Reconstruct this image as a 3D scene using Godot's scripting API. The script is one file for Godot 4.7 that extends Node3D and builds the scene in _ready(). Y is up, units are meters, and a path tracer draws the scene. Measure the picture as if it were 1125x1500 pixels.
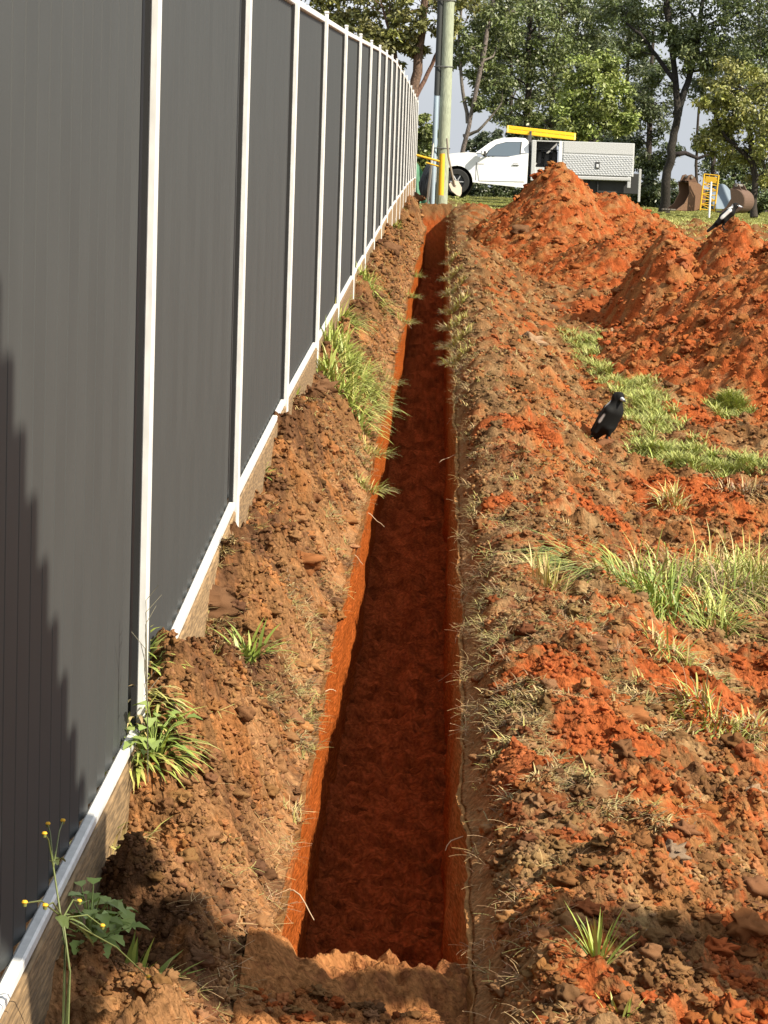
extends Node3D
# A service trench beside a corrugated steel fence, with spoil heaps, a utility truck and gum trees behind.

const SLOPE := 0.03          # the yard climbs gently away from the camera
var rng := RandomNumberGenerator.new()
var M := {}
var used := {}
var n_und := FastNoiseLite.new()
var n_mid := FastNoiseLite.new()
var n_ca := FastNoiseLite.new()
var n_cb := FastNoiseLite.new()
var n_cc := FastNoiseLite.new()
var n_col := FastNoiseLite.new()
var n_fine := FastNoiseLite.new()
var n_cd := FastNoiseLite.new()
var n_grit := FastNoiseLite.new()


func _ready() -> void:
	rng.seed = 7
	make_camera_and_light()
	make_noises()
	make_materials()
	make_ground()
	make_trench()
	make_heaps()
	make_fence()
	make_pole()
	make_ute()
	make_buckets()
	make_trees()
	make_unseen_excavator()
	make_birds()
	make_plants()
	make_clods()
	make_loose_bits()


func make_camera_and_light() -> void:
	var cam := Camera3D.new()
	cam.name = "camera"
	cam.transform = Transform3D(Basis(Vector3(0.99912362, 0.03364472, -0.02490033), Vector3(-0.0366362, 0.99063941, -0.13149654), Vector3(0.02024308, 0.13229355, 0.99100385)), Vector3(0, 1.57, 0))
	cam.fov = 23.543
	cam.near = 0.05
	cam.far = 6000.0
	add_child(cam)
	cam.current = true
	var we := WorldEnvironment.new()
	we.name = "environment"
	var e := Environment.new()
	e.background_mode = Environment.BG_SKY
	var sky := Sky.new()
	var pm := PanoramaSkyMaterial.new()
	pm.panorama = sky_picture()
	sky.sky_material = pm
	e.sky = sky
	e.background_energy_multiplier = 0.85
	e.tonemap_mode = Environment.TONE_MAPPER_LINEAR
	e.tonemap_exposure = 1.75
	e.sdfgi_enabled = true
	e.ssao_enabled = true
	e.ssil_enabled = true
	we.environment = e
	add_child(we)
	var sun := DirectionalLight3D.new()
	sun.name = "sun"
	sun.light_energy = 1.6
	sun.light_color = Color(1.0, 0.955, 0.875)
	sun.light_angular_distance = 0.5
	sun.shadow_enabled = true
	sun.look_at_from_position(Vector3.ZERO, Vector3(-1.0, -1.0, -0.65), Vector3.UP)
	add_child(sun)


func sky_picture() -> ImageTexture:
	var w := 768
	var h := 384
	var im := Image.create(w, h, false, Image.FORMAT_RGBF)
	var fb := FastNoiseLite.new()
	fb.seed = 11
	fb.frequency = 1.7
	fb.fractal_octaves = 5
	for y in h:
		var el := PI / 2 - PI * (y + 0.5) / h
		for x in w:
			var az := TAU * (x + 0.5) / w
			var d := Vector3(cos(el) * sin(az), sin(el) * 2.4, cos(el) * cos(az))
			var cl := smoothstep(-0.25, 0.3, fb.get_noise_3dv(d * 1.6))
			var blue := Color(0.27, 0.34, 0.45).lerp(Color(0.4, 0.44, 0.5), exp(-maxf(el, 0.0) * 5.0))
			var white := Color(0.85, 0.87, 0.89)
			var c := blue.lerp(white, 0.25 + 0.65 * cl)
			var bank := 1.0 - smoothstep(0.03, 0.11, el + 0.03 * fb.get_noise_3dv(d * 3.0 + Vector3(5, 0, 0)))
			c = c.lerp(Color(0.32, 0.345, 0.38), bank * 0.8)
			im.set_pixel(x, y, c)
	return ImageTexture.create_from_image(im)


func set_noise(n: FastNoiseLite, sd: int, freq: float, oct: int, cell := false) -> void:
	n.seed = sd
	n.frequency = freq
	if cell:
		n.noise_type = FastNoiseLite.TYPE_CELLULAR
		n.cellular_return_type = FastNoiseLite.RETURN_DISTANCE
		n.cellular_distance_function = FastNoiseLite.DISTANCE_EUCLIDEAN
		n.fractal_type = FastNoiseLite.FRACTAL_NONE
	else:
		n.noise_type = FastNoiseLite.TYPE_SIMPLEX_SMOOTH
		n.fractal_type = FastNoiseLite.FRACTAL_FBM
		n.fractal_octaves = oct


func make_noises() -> void:
	set_noise(n_und, 1, 0.9, 3)
	set_noise(n_mid, 2, 4.0, 4)
	set_noise(n_ca, 3, 9.0, 1, true)
	set_noise(n_cb, 4, 21.0, 1, true)
	set_noise(n_cc, 5, 48.0, 1, true)
	set_noise(n_col, 6, 2.2, 3)
	set_noise(n_fine, 8, 17.0, 3)
	set_noise(n_cd, 9, 4.2, 1, true)
	set_noise(n_grit, 10, 40.0, 4)


# ---------------------------------------------------------------- materials
func noise_tex(sd: int, freq: float, lo: float, hi: float, as_normal := false, bump := 4.0, oct := 5, px := 512) -> NoiseTexture2D:
	var t := NoiseTexture2D.new()
	t.width = px
	t.height = px
	t.seamless = true
	var n := FastNoiseLite.new()
	n.seed = sd
	n.frequency = freq
	n.fractal_octaves = oct
	t.noise = n
	if as_normal:
		t.as_normal_map = true
		t.bump_strength = bump
	else:
		var g := Gradient.new()
		g.set_color(0, Color(lo, lo, lo))
		g.set_color(1, Color(hi, hi, hi))
		t.color_ramp = g
	return t


func mat(rough := 0.9, col := Color.WHITE, metal := 0.0) -> StandardMaterial3D:
	var m := StandardMaterial3D.new()
	m.albedo_color = col.linear_to_srgb()
	m.roughness = rough
	m.metallic = metal
	m.vertex_color_use_as_albedo = true
	m.cull_mode = BaseMaterial3D.CULL_DISABLED
	return m


func grained(m: StandardMaterial3D, tex: Texture2D, nrm: Texture2D, scale: Vector3, strength := 1.0) -> StandardMaterial3D:
	m.albedo_texture = tex
	if nrm:
		m.normal_enabled = true
		m.normal_texture = nrm
		m.normal_scale = strength
	m.uv1_triplanar = true
	m.uv1_world_triplanar = true
	m.uv1_triplanar_sharpness = 6.0
	m.uv1_scale = scale
	return m


func make_materials() -> void:
	var grit := noise_tex(21, 0.02, 0.62, 1.0, false, 1.0, 6)
	var grit_n := noise_tex(22, 0.03, 0, 1, true, 13.0, 6)
	M.soil = grained(mat(0.97), grit, grit_n, Vector3.ONE * 5.0, 1.2)
	M.soil.specular_mode = BaseMaterial3D.SPECULAR_DISABLED
	M.wall = grained(mat(0.95), grit, grit_n, Vector3(3, 9, 1.2), 0.7)
	M.wall.specular_mode = BaseMaterial3D.SPECULAR_DISABLED
	M.clod = grained(mat(0.97), grit, grit_n, Vector3.ONE * 7.0, 1.0)
	M.clod.specular_mode = BaseMaterial3D.SPECULAR_DISABLED
	M.clod.uv1_world_triplanar = false
	var dust := noise_tex(31, 0.006, 0.93, 1.0, false, 1.0, 4)
	M.steel_grey = grained(mat(0.55), dust, null, Vector3(1.5, 0.5, 1.5))
	M.steel_white = grained(mat(0.45), noise_tex(32, 0.01, 0.86, 1.0), null, Vector3(4, 1.5, 4))
	M.paint = mat(0.3)
	M.paint.clearcoat_enabled = true
	M.paint.clearcoat = 0.5
	M.plain = mat(0.7)
	M.rough = grained(mat(0.85), noise_tex(36, 0.03, 0.6, 1.0), null, Vector3(3, 3, 3))
	M.plate = mat(0.38, Color.WHITE, 0.35)
	M.rubber = mat(0.8)
	M.glass = mat(0.08)
	M.glass.metallic_specular = 0.7
	M.timber = grained(mat(0.85), noise_tex(33, 0.02, 0.5, 1.0, false, 1.0, 5), noise_tex(34, 0.03, 0, 1, true, 4.0), Vector3(14, 9, 1.0), 0.6)
	M.pole = grained(mat(0.85), noise_tex(35, 0.02, 0.7, 1.0), noise_tex(34, 0.03, 0, 1, true, 4.0), Vector3(6, 0.5, 6), 0.5)
	M.bark = grained(mat(0.9), noise_tex(37, 0.02, 0.55, 1.0), grit_n, Vector3(2, 0.6, 2), 0.6)
	M.leaf = mat(0.45)
	M.leaf.backlight_enabled = true
	M.leaf.backlight = Color(0.4, 0.45, 0.16)
	M.grass = mat(0.5)
	M.grass.backlight_enabled = true
	M.grass.backlight = Color(0.3, 0.36, 0.12)
	M.straw = mat(0.8)
	M.feather = mat(0.75)
	M.feather.metallic_specular = 0.25


# ---------------------------------------------------------------- naming
func numbered(called: String) -> String:
	var k: int = used.get(called, 0)
	used[called] = k + 1
	return called if k == 0 else "%s_%03d" % [called, k]


func tag(o: Node3D, label := "", category := "", group := "", kind := "") -> Node3D:
	if label: o.set_meta("label", label)
	if category: o.set_meta("category", category)
	if group: o.set_meta("group", group)
	if kind: o.set_meta("kind", kind)
	return o


func thing(called: String, label: String, category: String, at := Vector3.ZERO, turn := 0.0, group := "") -> Node3D:
	var o := Node3D.new()
	o.name = numbered(called)
	add_child(o, true)
	o.position = at
	o.rotation.y = turn
	tag(o, label, category, group)
	return o


func obj(called: String, mb: MB, m: Material, parent: Node3D = null) -> MeshInstance3D:
	var o := MeshInstance3D.new()
	o.mesh = mb.commit(m)
	if parent:
		o.name = called
		parent.add_child(o, true)
	else:
		o.name = numbered(called)
		add_child(o, true)
	return o


func again(called: String, mesh: Mesh, parent: Node3D, at := Transform3D()) -> MeshInstance3D:
	var o := MeshInstance3D.new()
	o.mesh = mesh
	o.name = called
	o.transform = at
	parent.add_child(o, true)
	return o


func scatter(called: String, mesh: Mesh, at: Array[Transform3D], cols: PackedColorArray, label: String, category: String) -> MultiMeshInstance3D:
	var mm := MultiMesh.new()
	mm.transform_format = MultiMesh.TRANSFORM_3D
	mm.use_colors = true
	mm.mesh = mesh
	mm.instance_count = at.size()
	for k in at.size():
		mm.set_instance_transform(k, at[k])
		mm.set_instance_color(k, cols[k])
	var o := MultiMeshInstance3D.new()
	o.multimesh = mm
	o.name = numbered(called)
	add_child(o, true)
	tag(o, label, category, "", "stuff")
	return o


# ---------------------------------------------------------------- mesh builder
class MB:
	var v := PackedVector3Array()
	var n := PackedVector3Array()
	var c := PackedColorArray()
	var ix := PackedInt32Array()
	var col := Color(0.5, 0.5, 0.5)

	func put(p: Vector3, nn: Vector3, k: Color) -> int:
		v.append(p)
		n.append(nn)
		c.append(k)
		return v.size() - 1

	func tri(a: int, b: int, d: int) -> void:
		if (v[b] - v[a]).cross(v[d] - v[a]).dot(n[a] + n[b] + n[d]) > 0.0:
			ix.append_array(PackedInt32Array([a, d, b]))
		else:
			ix.append_array(PackedInt32Array([a, b, d]))

	func face(pts: Array, out: Vector3) -> void:      # flat convex face turned towards out
		var nn: Vector3 = (pts[1] - pts[0]).cross(pts[2] - pts[0]).normalized()
		if nn.length_squared() < 0.5 and pts.size() > 3:
			nn = (pts[2] - pts[0]).cross(pts[3] - pts[0]).normalized()
		if nn.dot(out) < 0.0:
			nn = -nn
		var s := v.size()
		for p: Vector3 in pts:
			put(p, nn, col)
		for k in range(1, pts.size() - 1):
			tri(s, s + k, s + k + 1)

	func box(mid: Vector3, size: Vector3, bev := 0.0, turn := Basis()) -> void:
		var hs := size * 0.5
		bev = minf(bev, minf(hs.x, minf(hs.y, hs.z)) * 0.9)
		var ax := [Vector3.RIGHT, Vector3.UP, Vector3.BACK]
		for k in 3:
			var e: Vector3 = ax[k]
			var f: Vector3 = ax[(k + 1) % 3]
			var g: Vector3 = ax[(k + 2) % 3]
			var he := absf(hs.dot(e))
			var hf := absf(hs.dot(f))
			var hg := absf(hs.dot(g))
			for s in [-1.0, 1.0]:
				var q := []
				for w in [[-1, -1], [1, -1], [1, 1], [-1, 1]]:
					q.append(mid + turn * (e * he * s + f * (hf - bev) * w[0] + g * (hg - bev) * w[1]))
				face(q, turn * (e * s))
				if bev <= 0.0:
					continue
				for t in [-1.0, 1.0]:          # edge chamfer between faces e and f
					face([mid + turn * (e * he * s + f * (hf - bev) * t - g * (hg - bev)), mid + turn * (e * he * s + f * (hf - bev) * t + g * (hg - bev)), mid + turn * (e * (he - bev) * s + f * hf * t + g * (hg - bev)), mid + turn * (e * (he - bev) * s + f * hf * t - g * (hg - bev))], turn * (e * s + f * t))
		if bev > 0.0:
			for a in [-1.0, 1.0]:
				for b in [-1.0, 1.0]:
					for d in [-1.0, 1.0]:
						face([mid + turn * Vector3(hs.x * a, (hs.y - bev) * b, (hs.z - bev) * d), mid + turn * Vector3((hs.x - bev) * a, hs.y * b, (hs.z - bev) * d), mid + turn * Vector3((hs.x - bev) * a, (hs.y - bev) * b, hs.z * d)], turn * Vector3(a, b, d))

	func bar(a: Vector3, b: Vector3, w: float, h: float, bev := 0.0) -> void:
		var d := b - a
		var z := d.normalized()
		var x := Vector3.UP.cross(z)
		x = x.normalized() if x.length() > 0.01 else Vector3.RIGHT
		box((a + b) * 0.5, Vector3(w, h, d.length()), bev, Basis(x, z.cross(x), z))

	func tube(pts: Array, radii: Array, sides := 8, caps := true) -> void:
		var last := Vector3.ZERO
		var rings := []
		for k in pts.size():
			var d: Vector3 = (pts[mini(k + 1, pts.size() - 1)] - pts[maxi(k - 1, 0)]).normalized()
			var x: Vector3
			if k == 0:
				x = d.cross(Vector3.UP if absf(d.y) < 0.9 else Vector3.RIGHT).normalized()
			else:
				x = (last - d * last.dot(d)).normalized()
			last = x
			var y := d.cross(x)
			var s := v.size()
			for j in sides:
				var a := TAU * j / sides
				var nn := x * cos(a) + y * sin(a)
				put(pts[k] + nn * radii[k], nn, col)
			rings.append(s)
			if k > 0:
				var p: int = rings[k - 1]
				for j in sides:
					var j2 := (j + 1) % sides
					tri(p + j, p + j2, s + j)
					tri(p + j2, s + j2, s + j)
		if caps:
			for e in [0, pts.size() - 1]:
				var q := []
				for j in sides:
					q.append(v[rings[e] + j])
				face(q, pts[e] - pts[1 if e == 0 else e - 1])

	func prism(poly: PackedVector2Array, z0: float, z1: float, xf := Transform3D()) -> void:   # any outline in xy, extruded along z
		var t := Geometry2D.triangulate_polygon(poly)
		for e in [[z0, -1.0 if z0 < z1 else 1.0], [z1, 1.0 if z0 < z1 else -1.0]]:
			for k in range(0, t.size(), 3):
				face([xf * Vector3(poly[t[k]].x, poly[t[k]].y, e[0]), xf * Vector3(poly[t[k + 1]].x, poly[t[k + 1]].y, e[0]), xf * Vector3(poly[t[k + 2]].x, poly[t[k + 2]].y, e[0])], xf.basis * Vector3(0, 0, e[1]))
		var turn := 1.0 if Geometry2D.is_polygon_clockwise(poly) else -1.0
		for k in poly.size():
			var a := poly[k]
			var b := poly[(k + 1) % poly.size()]
			var o := Vector2(-(b - a).y, (b - a).x) * turn
			face([xf * Vector3(a.x, a.y, z0), xf * Vector3(b.x, b.y, z0), xf * Vector3(b.x, b.y, z1), xf * Vector3(a.x, a.y, z1)], xf.basis * Vector3(o.x, o.y, 0))

	func lathe(prof: Array, sides: int, xf := Transform3D()) -> void:      # profile of (radius, height) round the y axis
		for k in prof.size() - 1:
			var a: Vector2 = prof[k]
			var b: Vector2 = prof[k + 1]
			var t := (b - a).normalized()
			for j in sides:
				var s := v.size()
				for q in [[a, j], [b, j], [b, j + 1], [a, j + 1]]:
					var g: float = TAU * q[1] / sides
					var r := Vector3(cos(g), 0, sin(g))
					put(xf * (r * q[0].x + Vector3.UP * q[0].y), (xf.basis * (r * t.y - Vector3.UP * t.x)).normalized(), col)
				tri(s, s + 1, s + 2)
				tri(s, s + 2, s + 3)

	func blade(at: Vector3, lean: Vector3, length: float, width: float, droop: float, k: Color, segs := 4) -> void:
		var side := Vector3(-lean.z, 0, lean.x).normalized() if lean.length() > 0.01 else Vector3.RIGHT
		var p := at
		var d := (Vector3.UP + lean).normalized()
		var s := v.size()
		for j in segs + 1:
			var t := float(j) / segs
			var w := width * 0.5 * (1.0 - t * t) * (0.7 + 0.6 * minf(t * 2.0, 1.0))
			var nn := side.cross(d).normalized()
			if nn.y < 0.0: nn = -nn
			var shade := k.darkened(0.0).lerp(Color(k.r * 1.25, k.g * 1.12, k.b * 1.0), t)
			if j == segs:
				put(p, nn, shade)
			else:
				put(p - side * w, nn, shade)
				put(p + side * w, nn, shade)
			d = (d - Vector3.UP * droop / segs + lean * droop * 0.6 / segs).normalized()
			p += d * length / segs
		for j in segs - 1:
			tri(s + j * 2, s + j * 2 + 1, s + j * 2 + 2)
			tri(s + j * 2 + 1, s + j * 2 + 3, s + j * 2 + 2)
		tri(s + segs * 2 - 2, s + segs * 2 - 1, s + segs * 2)

	func grid(rows: int, cols: int) -> void:          # joins rows*cols vertices that were put in order (first at 0), with smooth normals
		for r in rows - 1:
			for q in cols - 1:
				var a := r * cols + q
				ix.append_array(PackedInt32Array([a, a + cols, a + 1, a + 1, a + cols, a + cols + 1]))
		smooth()

	func smooth() -> void:
		var acc := PackedVector3Array()
		acc.resize(v.size())
		for k in range(0, ix.size(), 3):
			var nn := (v[ix[k + 2]] - v[ix[k]]).cross(v[ix[k + 1]] - v[ix[k]])
			acc[ix[k]] += nn
			acc[ix[k + 1]] += nn
			acc[ix[k + 2]] += nn
		for k in v.size():
			n[k] = acc[k].normalized() if acc[k].length_squared() > 0.0 else Vector3.UP

	func commit(m: Material) -> ArrayMesh:
		var a := []
		a.resize(Mesh.ARRAY_MAX)
		a[Mesh.ARRAY_VERTEX] = v
		a[Mesh.ARRAY_NORMAL] = n
		a[Mesh.ARRAY_COLOR] = c
		a[Mesh.ARRAY_INDEX] = ix
		var me := ArrayMesh.new()
		me.add_surface_from_arrays(Mesh.PRIMITIVE_TRIANGLES, a)
		me.surface_set_material(0, m)
		return me


func W(x: float, h: float, z: float) -> Vector3:       # across, above the climbing yard, ahead
	return Vector3(x, h + SLOPE * z, -z)


func rr(a: float, b: float) -> float:
	return rng.randf_range(a, b)


func tint(k: Color, spread := 0.2) -> Color:
	var f := 1.0 + rr(-spread, spread)
	return Color(k.r * f, k.g * f * rr(0.95, 1.05), k.b * f * rr(0.9, 1.1))


# ---------------------------------------------------------------- ground
const LIP_L := -0.3
const FENCE_X := -0.62

func lip_r(z: float) -> float:
	return 0.098 - 0.052 * smoothstep(10.0, 36.0, z) + 0.006 * sin(z * 1.7) + 0.014 * n_mid.get_noise_2d(z * 0.4, 3.0) + 0.007 * n_fine.get_noise_2d(z * 0.4, 9.0) * keep(0.12, spacing(z))


func lip_l(z: float) -> float:
	return LIP_L + 0.01 * sin(z * 1.3 + 1.0) + 0.012 * n_mid.get_noise_2d(z * 0.4, 23.0) + 0.006 * n_fine.get_noise_2d(z * 0.4, 39.0) * keep(0.12, spacing(z))


func fall(z: float) -> float:
	var t := maxf(z - 25.0, 0.0)
	var b := -0.02 * (t - 4.0 + 4.0 * exp(-t / 4.0))
	if z > 95.0:
		b -= 0.025 * (z - 95.0)
	return b


func base_h(x: float, z: float) -> float:
	return fall(z) + (-0.28 * smoothstep(0.25, 1.1, x) if x > 0.0 else 0.0) - (0.035 * maxf(x - 2.5, 0.0) * smoothstep(30.0, 60.0, z))


var RED := [
	[0.41, 12.227, 0.255, 0.522], [0.322, 9.892, 0.165, 0.249], [0.331, 6.751, 0.188, 0.231], [0.786, 7.219, 0.261, 0.347], [2.033, 16.93, 0.423, 1.82],
	[1.811, 23.057, 0.769, 2.532], [1.101, 8.085, 0.135, 0.415], [2.103, 30.293, 0.926, 4.37], [1.204, 11.847, 0.395, 0.78], [0.679, 10.315, 0.172, 0.507], [-0.164, 11.871, 0.099, 0.895],
	[0.58, 42.844, 0.357, 3.496], [1.509, 15.097, 0.252, 0.651], [0.456, 6.263, 0.191, 0.187], [0.228, 5.811, 0.097, 0.214], [0.603, 4.684, 0.104, 0.139]]
var GREEN := [
	[1.18, 19.255, 0.16, 1.295], [1.259, 18.011, 0.16, 1.236], [1.297, 16.496, 0.156, 1.123], [1.281, 14.867, 0.14, 0.772], [1.263, 13.26, 0.184, 0.279], [1.481, 12.886, 0.286, 0.211], [1.873, 15.722, 0.105, 0.314], [1.658, 17.454, 0.194, 0.484]]


func inside(list: Array, x: float, z: float) -> float:
	var b := 0.0
	for p: Array in list:
		var dx: float = (x - p[0]) / p[2]
		var dz: float = (z - p[1]) / p[3]
		b = maxf(b, 1.0 - (dx * dx + dz * dz))
	return b


func dome(d: float) -> float:
	var t := d + 1.0
	return maxf(0.0, 1.0 - t * t * 1.5)


# how much of a feature of that size the ground mesh still holds at that distance
func keep(size: float, dz: float) -> float:
	return clampf(size / (3.0 * dz), 0.0, 1.0)


func spacing(z: float) -> float:
	return maxf(z * z * 0.00023, 0.005)


func lumps(x: float, z: float, much: float, dz: float) -> float:
	# broken clods: domes of four sizes, warped so that no two are alike
	var fine := n_fine.get_noise_2d(x * 0.6, z * 0.6)
	var wx := x + 0.03 * fine
	var wz := z + 0.03 * n_fine.get_noise_2d(x * 0.6 + 40.0, z * 0.6)
	var k := smoothstep(-0.3, 0.3, n_mid.get_noise_2d(x * 0.5 + 9.0, z * 0.5))
	var h := 0.055 * dome(n_cd.get_noise_2d(wx + 0.06 * n_mid.get_noise_2d(x * 0.8, z * 0.8), wz)) * k * (0.8 + 0.5 * fine)
	var ka := keep(0.11, dz)
	if ka > 0.1: h += 0.028 * ka * dome(n_ca.get_noise_2d(wx, wz)) * (1.2 - k)
	var kb := keep(0.048, dz)
	var crumb := 0.5 + 1.3 * smoothstep(-0.1, 0.4, n_col.get_noise_2d(x * 1.5 + 5.0, z * 1.2))
	if kb > 0.15:
		h += 0.012 * kb * crumb * dome(n_cb.get_noise_2d(wx, wz))
		h += 0.008 * keep(0.022, dz) * crumb * dome(n_cc.get_noise_2d(wx, wz))
	h *= much
	h += (0.4 + much * 0.6) * (0.016 * keep(0.1, dz) * n_fine.get_noise_2d(x * 0.7, z * 0.7) + 0.007 * keep(0.03, dz) * n_fine.get_noise_2d(x * 2.0, z * 2.0))
	return h


const BROWN := Color(0.27, 0.138, 0.06)
const ORANGE := Color(0.44, 0.185, 0.066)
const REDSOIL := Color(0.46, 0.115, 0.036)
const TAN := Color(0.47, 0.3, 0.145)

func soil_color(x: float, z: float, h: float) -> Color:
	var m := n_col.get_noise_2d(x * 1.0, z * 0.8)
	var f := n_fine.get_noise_3d(x, z, h * 1.6) * keep(0.06, spacing(z)) + 0.6 * n_mid.get_noise_2d(x, z + 12.0)
	var k := BROWN.lerp(ORANGE, smoothstep(-0.25, 0.45, m + 0.35 * f))
	k = k.lerp(Color(0.17, 0.085, 0.042), 0.7 * smoothstep(0.1, 0.45, n_mid.get_noise_2d(x * 0.55 + 21.0, z * 0.4) + 0.35 * f))
	k = k.lerp(TAN, 0.75 * smoothstep(0.05, 0.45, n_col.get_noise_2d(x * 2.0 + 30.0, z * 1.5) + 0.3 * f))
	var r := inside(RED, x, z) + 0.9 * f + 0.5 * m
	k = k.lerp(REDSOIL, 0.9 * smoothstep(0.0, 0.45, r))
	if x > 0.0:
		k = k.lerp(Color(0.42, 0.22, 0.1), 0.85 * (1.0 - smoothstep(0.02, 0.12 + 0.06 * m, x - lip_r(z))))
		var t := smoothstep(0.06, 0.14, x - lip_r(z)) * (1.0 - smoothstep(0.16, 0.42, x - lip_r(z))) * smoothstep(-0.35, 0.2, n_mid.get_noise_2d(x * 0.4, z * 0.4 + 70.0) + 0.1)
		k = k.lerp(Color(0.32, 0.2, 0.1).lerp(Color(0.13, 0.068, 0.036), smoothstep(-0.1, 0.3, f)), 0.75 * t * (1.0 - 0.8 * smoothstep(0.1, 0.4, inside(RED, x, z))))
	k *= 1.0 + 0.35 * keep(0.03, spacing(z)) * n_fine.get_noise_3d(x * 2.5 + 11.0, z * 2.5, h * 4.0) + 0.25 * n_mid.get_noise_2d(x * 1.3 + 5.0, z * 1.1)
	return Color(maxf(k.r, 0.01), maxf(k.g, 0.006), maxf(k.b, 0.004))


func right_h(x: float, z: float) -> float:
	var e := x - lip_r(z)
	var much := smoothstep(0.02, 0.2, e)
	var h := base_h(x, z) + much * (0.06 * n_und.get_noise_2d(x * 1.6, z * 1.3) + 0.075 * n_mid.get_noise_2d(x * 0.8, z * 0.8))
	h += lumps(x, z, 0.2 + 1.0 * much * smoothstep(0.05, 0.4, e) * (1.0 - smoothstep(0.6, 0.9, x - 0.17 * z)), spacing(z))
	h -= 0.11 * (1.0 - smoothstep(0.0, 0.13, e))          # crumbled edge
	h += (0.22 + 0.16 * smoothstep(0.2, 0.7, x)) * smoothstep(35.0, 40.0, z) * (1.0 - smoothstep(41.0, 44.0, z))
	return h


func left_h(x: float, z: float) -> float:
	var e := lip_l(z) - x
	var much := smoothstep(0.03, 0.16, e)
	var h := base_h(x, z) + much * (0.03 + 0.045 * n_und.get_noise_2d(x * 2.4 + 50.0, z * 1.6) + 0.1 * n_mid.get_noise_2d(x * 0.9 + 20.0, z * 0.9))
	# earth heaped against the fence in places
	var pile := 0.5 + 0.9 * n_und.get_noise_2d(3.0, z * 0.75) + 0.9 * exp(-pow((z - 5.45) / 0.32, 2.0)) - 0.7 * exp(-pow((z - 6.5) / 0.3, 2.0)) - 0.9 * exp(-pow((z - 4.4) / 0.5, 2.0)) + 0.4 * exp(-pow((z - 7.2) / 0.25, 2.0))
	h += clampf(pile, 0.0, 1.3) * smoothstep(4.5, 5.1, z) * 0.17 * smoothstep(-0.36, -0.58, x) + 0.13 * smoothstep(7.0, 10.0, z) * smoothstep(-0.4, -0.58, x) * (1.0 - smoothstep(26.0, 32.0, z))
	h += lumps(x + 7.0, z, 0.15 + 1.1 * much, spacing(z))
	h -= 0.09 * (1.0 - smoothstep(0.0, 0.12, e))
	h += 0.2 * smoothstep(33.0, 40.0, z) * (1.0 - smoothstep(41.0, 44.0, z)) * smoothstep(0.0, 0.2, e)
	return h


func left_color(x: float, z: float, h: float) -> Color:
	var e := lip_l(z) - x
	var f := n_fine.get_noise_3d(x + 7.0, z, h * 1.6) * keep(0.06, spacing(z)) + 0.5 * n_mid.get_noise_2d(x + 7.0, z + 12.0)
	var m := n_col.get_noise_2d(x * 1.3 + 60.0, z * 0.9)
	var k := BROWN.lerp(Color(0.36, 0.185, 0.082), smoothstep(-0.3, 0.4, m + 0.4 * f))
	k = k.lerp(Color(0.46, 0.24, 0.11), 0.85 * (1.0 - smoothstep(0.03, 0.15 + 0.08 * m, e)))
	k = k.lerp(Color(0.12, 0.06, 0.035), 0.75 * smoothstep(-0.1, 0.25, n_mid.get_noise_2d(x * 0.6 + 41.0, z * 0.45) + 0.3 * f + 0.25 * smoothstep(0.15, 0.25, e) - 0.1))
	k = k.lerp(ORANGE, 0.7 * smoothstep(0.15, 0.5, n_col.get_noise_2d(x * 2.0 + 90.0, z * 1.4) + 0.3 * f))
	k = k.lerp(ORANGE, 0.8 * smoothstep(0.0, 0.5, inside(RED, x, z) + 0.5 * f))
	k *= 1.0 + 0.35 * keep(0.03, spacing(z)) * n_fine.get_noise_3d(x * 2.5 + 11.0, z * 2.5, h * 4.0) + 0.25 * n_mid.get_noise_2d(x * 1.3 + 5.0, z * 1.1)
	return Color(maxf(k.r, 0.01), maxf(k.g, 0.006), maxf(k.b, 0.004))


func ground_at(x: float, z: float) -> Vector3:
	return W(x, right_h(x, z) if x > -0.1 else left_h(x, z), z)


func depths() -> PackedFloat32Array:
	var list := PackedFloat32Array()
	var z := -1.0
	while z < 43.0:
		list.append(z)
		z += 0.12 if z < 3.7 else clampf(z * z * 0.00023, 0.005, 0.15)
	list.append(43.0)
	return list


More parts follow.
